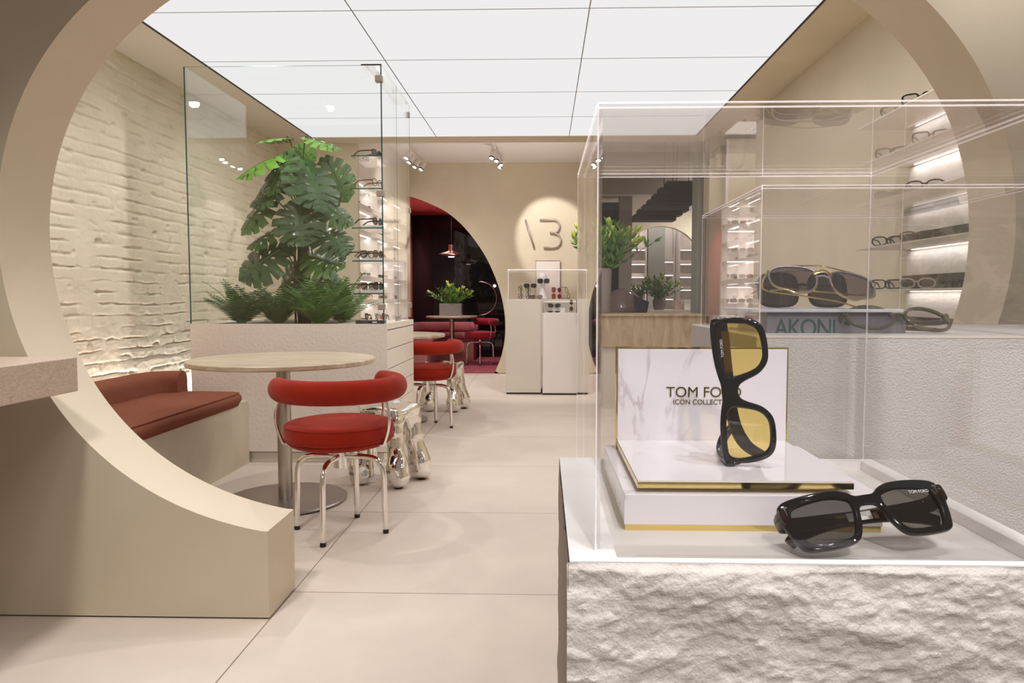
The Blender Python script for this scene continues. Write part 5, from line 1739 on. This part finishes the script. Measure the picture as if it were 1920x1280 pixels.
# ================================================================== REAR-LEFT LIT DISPLAY WALL
UX = -1.90
dw = empty('lit_display_wall', (-2.3, 8.8, 0), label='tall beige cabinet with rows of lit niches full of eyewear, left of the lounge arch', cat='cabinet')
P_('body', B(-2.745, -2.20, 7.50, 10.22, 0, 2.92), M['plaster_beige'], dw)
P_('end_panel', B(-2.20, UX, 7.50, 7.56, 0, 2.92), M['plaster_beige'], dw)
P_('end_panel', B(-2.20, UX, 10.16, 10.22, 0, 2.92), M['plinth_white'], dw)
P_('top_band', B(-2.20, UX, 7.56, 10.16, 2.30, 2.92), M['plinth_white'], dw)
P_('bottom_band', B(-2.20, UX, 7.56, 10.16, 0, .80), M['plinth_white'], dw)
P_('niche_back', B(-2.20, -2.18, 7.56, 10.16, .80, 2.30), M['plinth_white'], dw)
LV = [.80, 1.05, 1.30, 1.55, 1.80, 2.05]
for i, z in enumerate(LV[1:] + [2.30]):
    if i < 5: P_('niche_shelf', B(-2.18, UX, 7.56, 10.16, z - .05, z), M['plinth_white'], dw)
    P_('light_strip', B(UX - .10, UX - .09, 7.58, 10.14, z - .058 + (.05 if i == 5 else 0), z - .051 + (.05 if i == 5 else 0)), M['led'], dw)
    lamp('niche_glow', 'AREA', (UX - .12, 8.86, z - .06), (UX - .14, 8.86, z - .2), 1.6, size=2.4, size_y=.02)
for y in (8.4, 9.3):
    P_('divider', B(-2.18, UX - .01, y, y + .03, .80, 2.30), M['plinth_white'], dw)
cols_ = [('panto', 'tortoise', 'lens_brown'), ('round', 'black_acetate', 'lens_grey'), ('square', 'black_acetate', 'lens_clear'), ('panto', 'red_acetate', 'lens_clear'), ('round', 'gold', 'lens_brown'), ('square', 'silver_wire', 'lens_grey')]
rnd = random.Random(4)
lvn = ['lowest', 'second', 'third', 'fourth', 'fifth', 'highest']
posn = ['first', 'second', 'third', 'fourth', 'fifth', 'sixth', 'seventh']
for i, z in enumerate(LV):
    for k, y in enumerate([7.70, 7.95, 8.22, 8.60, 8.90, 9.20, 9.60]):
        sh, fm, lm = cols_[(i * 5 + k * 2 + (k > 3)) % 6]
        glasses((-1.98 - .04 * (k % 2), y, z + .0004), radians(60 + rnd.uniform(-15, 25)), '%s eyewear, %s from near end, %s row of the lit display wall' % (cn[fm], posn[k], lvn[i]), sh, .14, .048, fm, lm, thick=.004, lo=True)

# ================================================================== RED LOUNGE
lb = empty('lounge_banquette', (-1.7, 12.5, .012), label='mauve upholstered L-shaped bench inside the red lounge', cat='bench')
P_('base', B(-2.31, -1.17, 12.20, 12.88, .012, .37, bev=.004), M['mauve_paint'], lb)
P_('base', B(-2.31, -1.75, 10.9, 12.20, .012, .37, bev=.004), M['mauve_paint'], lb)
P_('seat_cushion', B(-2.30, -1.16, 12.16, 12.80, .37, .465, bev=.035, seg=4), M['mauve_fabric'], lb, smooth=True)
P_('seat_cushion', B(-2.30, -1.70, 10.85, 12.18, .37, .465, bev=.035, seg=4), M['mauve_fabric'], lb, smooth=True)
bm = bmesh.new()
sweep(bm, catmull([(-2.22, 10.90, .555), (-2.22, 12.4, .555), (-2.12, 12.74, .555), (-1.8, 12.80, .555), (-1.32, 12.80, .555), (-1.22, 12.72, .555), (-1.20, 12.55, .555)], 8), [(.085, .075)] * 49, n=16, power=3)
P_('back_cushion', bm, M['mauve_fabric'], lb, smooth=True)
round_table(-1.452, 11.55, .405, .775, 'round pale cafe table with flowers standing inside the red lounge', rb=.27)
vb = empty('clear_box_vase', (-1.46, 11.55, .776), label='clear rectangular box vase on the lounge table', cat='vase')
for (a, b_, c_, d_, e_, f_) in ((-1.635, -1.285, 11.44, 11.446, .7755, .975), (-1.635, -1.285, 11.654, 11.66, .7755, .975), (-1.635, -1.629, 11.446, 11.654, .7755, .975), (-1.291, -1.285, 11.446, 11.654, .7755, .975)):
    P_('pane', B(a, b_, c_, d_, e_, f_), M['acrylic_edge'], vb)
P_('inner_block', B(-1.56, -1.36, 11.50, 11.60, .7760, .90), M['acrylic_edge'], vb)
bouquet('lily_bouquet', (-1.46, 11.55), .93, .36, .36, 34, 'bouquet of green lily buds in the clear box vase inside the red lounge', 41)
for z0 in (0,):
    pn = empty('pendant_lamp', (-1.46, 11.6, 1.75), label='copper layered pendant lamp hanging over the lounge table', cat='lamp')
    bm = bmesh.new(); lathe(bm, [(.20, -.002), (.20, .002), (.10, .035), (.055, .055), (.046, .058), (.046, .150), (.004, .152)], 40)
    part('shade', bm, M['copper'], pn, auto=30)
    bm = bmesh.new(); lathe(bm, [(.075, -.040), (.13, -.018), (.155, -.006), (.15, -.004), (.12, -.012), (.07, -.030)], 40, cap=False)
    part('lower_ring', bm, M['copper'], pn, smooth=True)
    bm = bmesh.new(); lathe(bm, [(.045, -.044), (.045, -.036)], 24)
    part('lamp_face', bm, M['lamp_face'], pn)
    bm = bmesh.new(); lathe(bm, [(.0025, .152), (.0025, .758)], 8)
    part('cable', bm, M['black_rubber'], pn)
dh = empty('round_door_pull', (-1.12, 12.88, 1.05), label='thin copper half ring door pull on the black glass wall of the lounge', cat='door handle')
bm = bmesh.new(); sweep(bm, [(-1.12 + .295 * cos(radians(a)), 12.88, 1.05 + .295 * sin(radians(a))) for a in range(-90, 91, 6)], .011, n=8)
P_('ring', bm, M['copper'], dh, smooth=True)
for z in (.76, 1.34): 
    P_('mount', B(-1.13, -1.11, 12.88, 12.919, z - .008, z + .008), M['copper'], dh)

# ================================================================== TRACK LIGHTS
def track(x, ys, y0, y1, label, heads, nm):
    t = empty('ceiling_track', (x, (y0 + y1) / 2, 2.93), label=label, cat='light track')
    P_('rail', B(x - .018, x + .018, y0, y1, 2.905, 2.9295), M['plinth_white'], t)
    for k, (dx, y, tx, tz) in enumerate(heads):
        h = empty('spotlight', (x + dx, y, 2.80), label='white cylindrical ceiling spotlight, %s on the %s track' % (['first', 'second', 'third', 'fourth'][k], nm), cat='spotlight')
        d = Vector((tx, -.45, tz)).normalized()
        q = d.to_track_quat('Z', 'Y').to_matrix().to_4x4()
        bm = bmesh.new(); lathe(bm, [(.030, -.055), (.033, -.050), (.033, .055), (.030, .058)], 24)
        bm.transform(q); part('housing', bm, M['plinth_white'], h, auto=40)
        bm = bmesh.new(); lathe(bm, [(.0335, .044), (.0335, .0585), (.026, .0590)], 24, cap=False)
        bm.transform(q); part('black_ring', bm, M['black_rubber'], h, auto=40)
        bm = bmesh.new(); lathe(bm, [(.025, .0583), (.025, .0592)], 24)
        bm.transform(q); part('lens', bm, M['lamp_face'], h)
        bm = bmesh.new(); lathe(bm, [(.008, .03), (.008, .105)], 10)
        part('stem', bm, M['plinth_white'], h)
    return t
track(-.60, None, 8.60, 9.75, 'white ceiling track with spotlights, right one before the rear wall', [(-.02, 8.95, -.2, -1), (.02, 9.15, -.1, -1), (.03, 9.45, .4, -1), (.05, 9.62, -.6, -1.2)], 'right')
track(-1.66, None, 8.60, 10.05, 'white ceiling track with spotlights, left one above the lit display wall', [(.02, 8.95, -.5, -1), (.0, 9.25, -.5, -1), (.01, 9.55, -.4, -1), (.06, 9.75, -.4, -.9)], 'left')
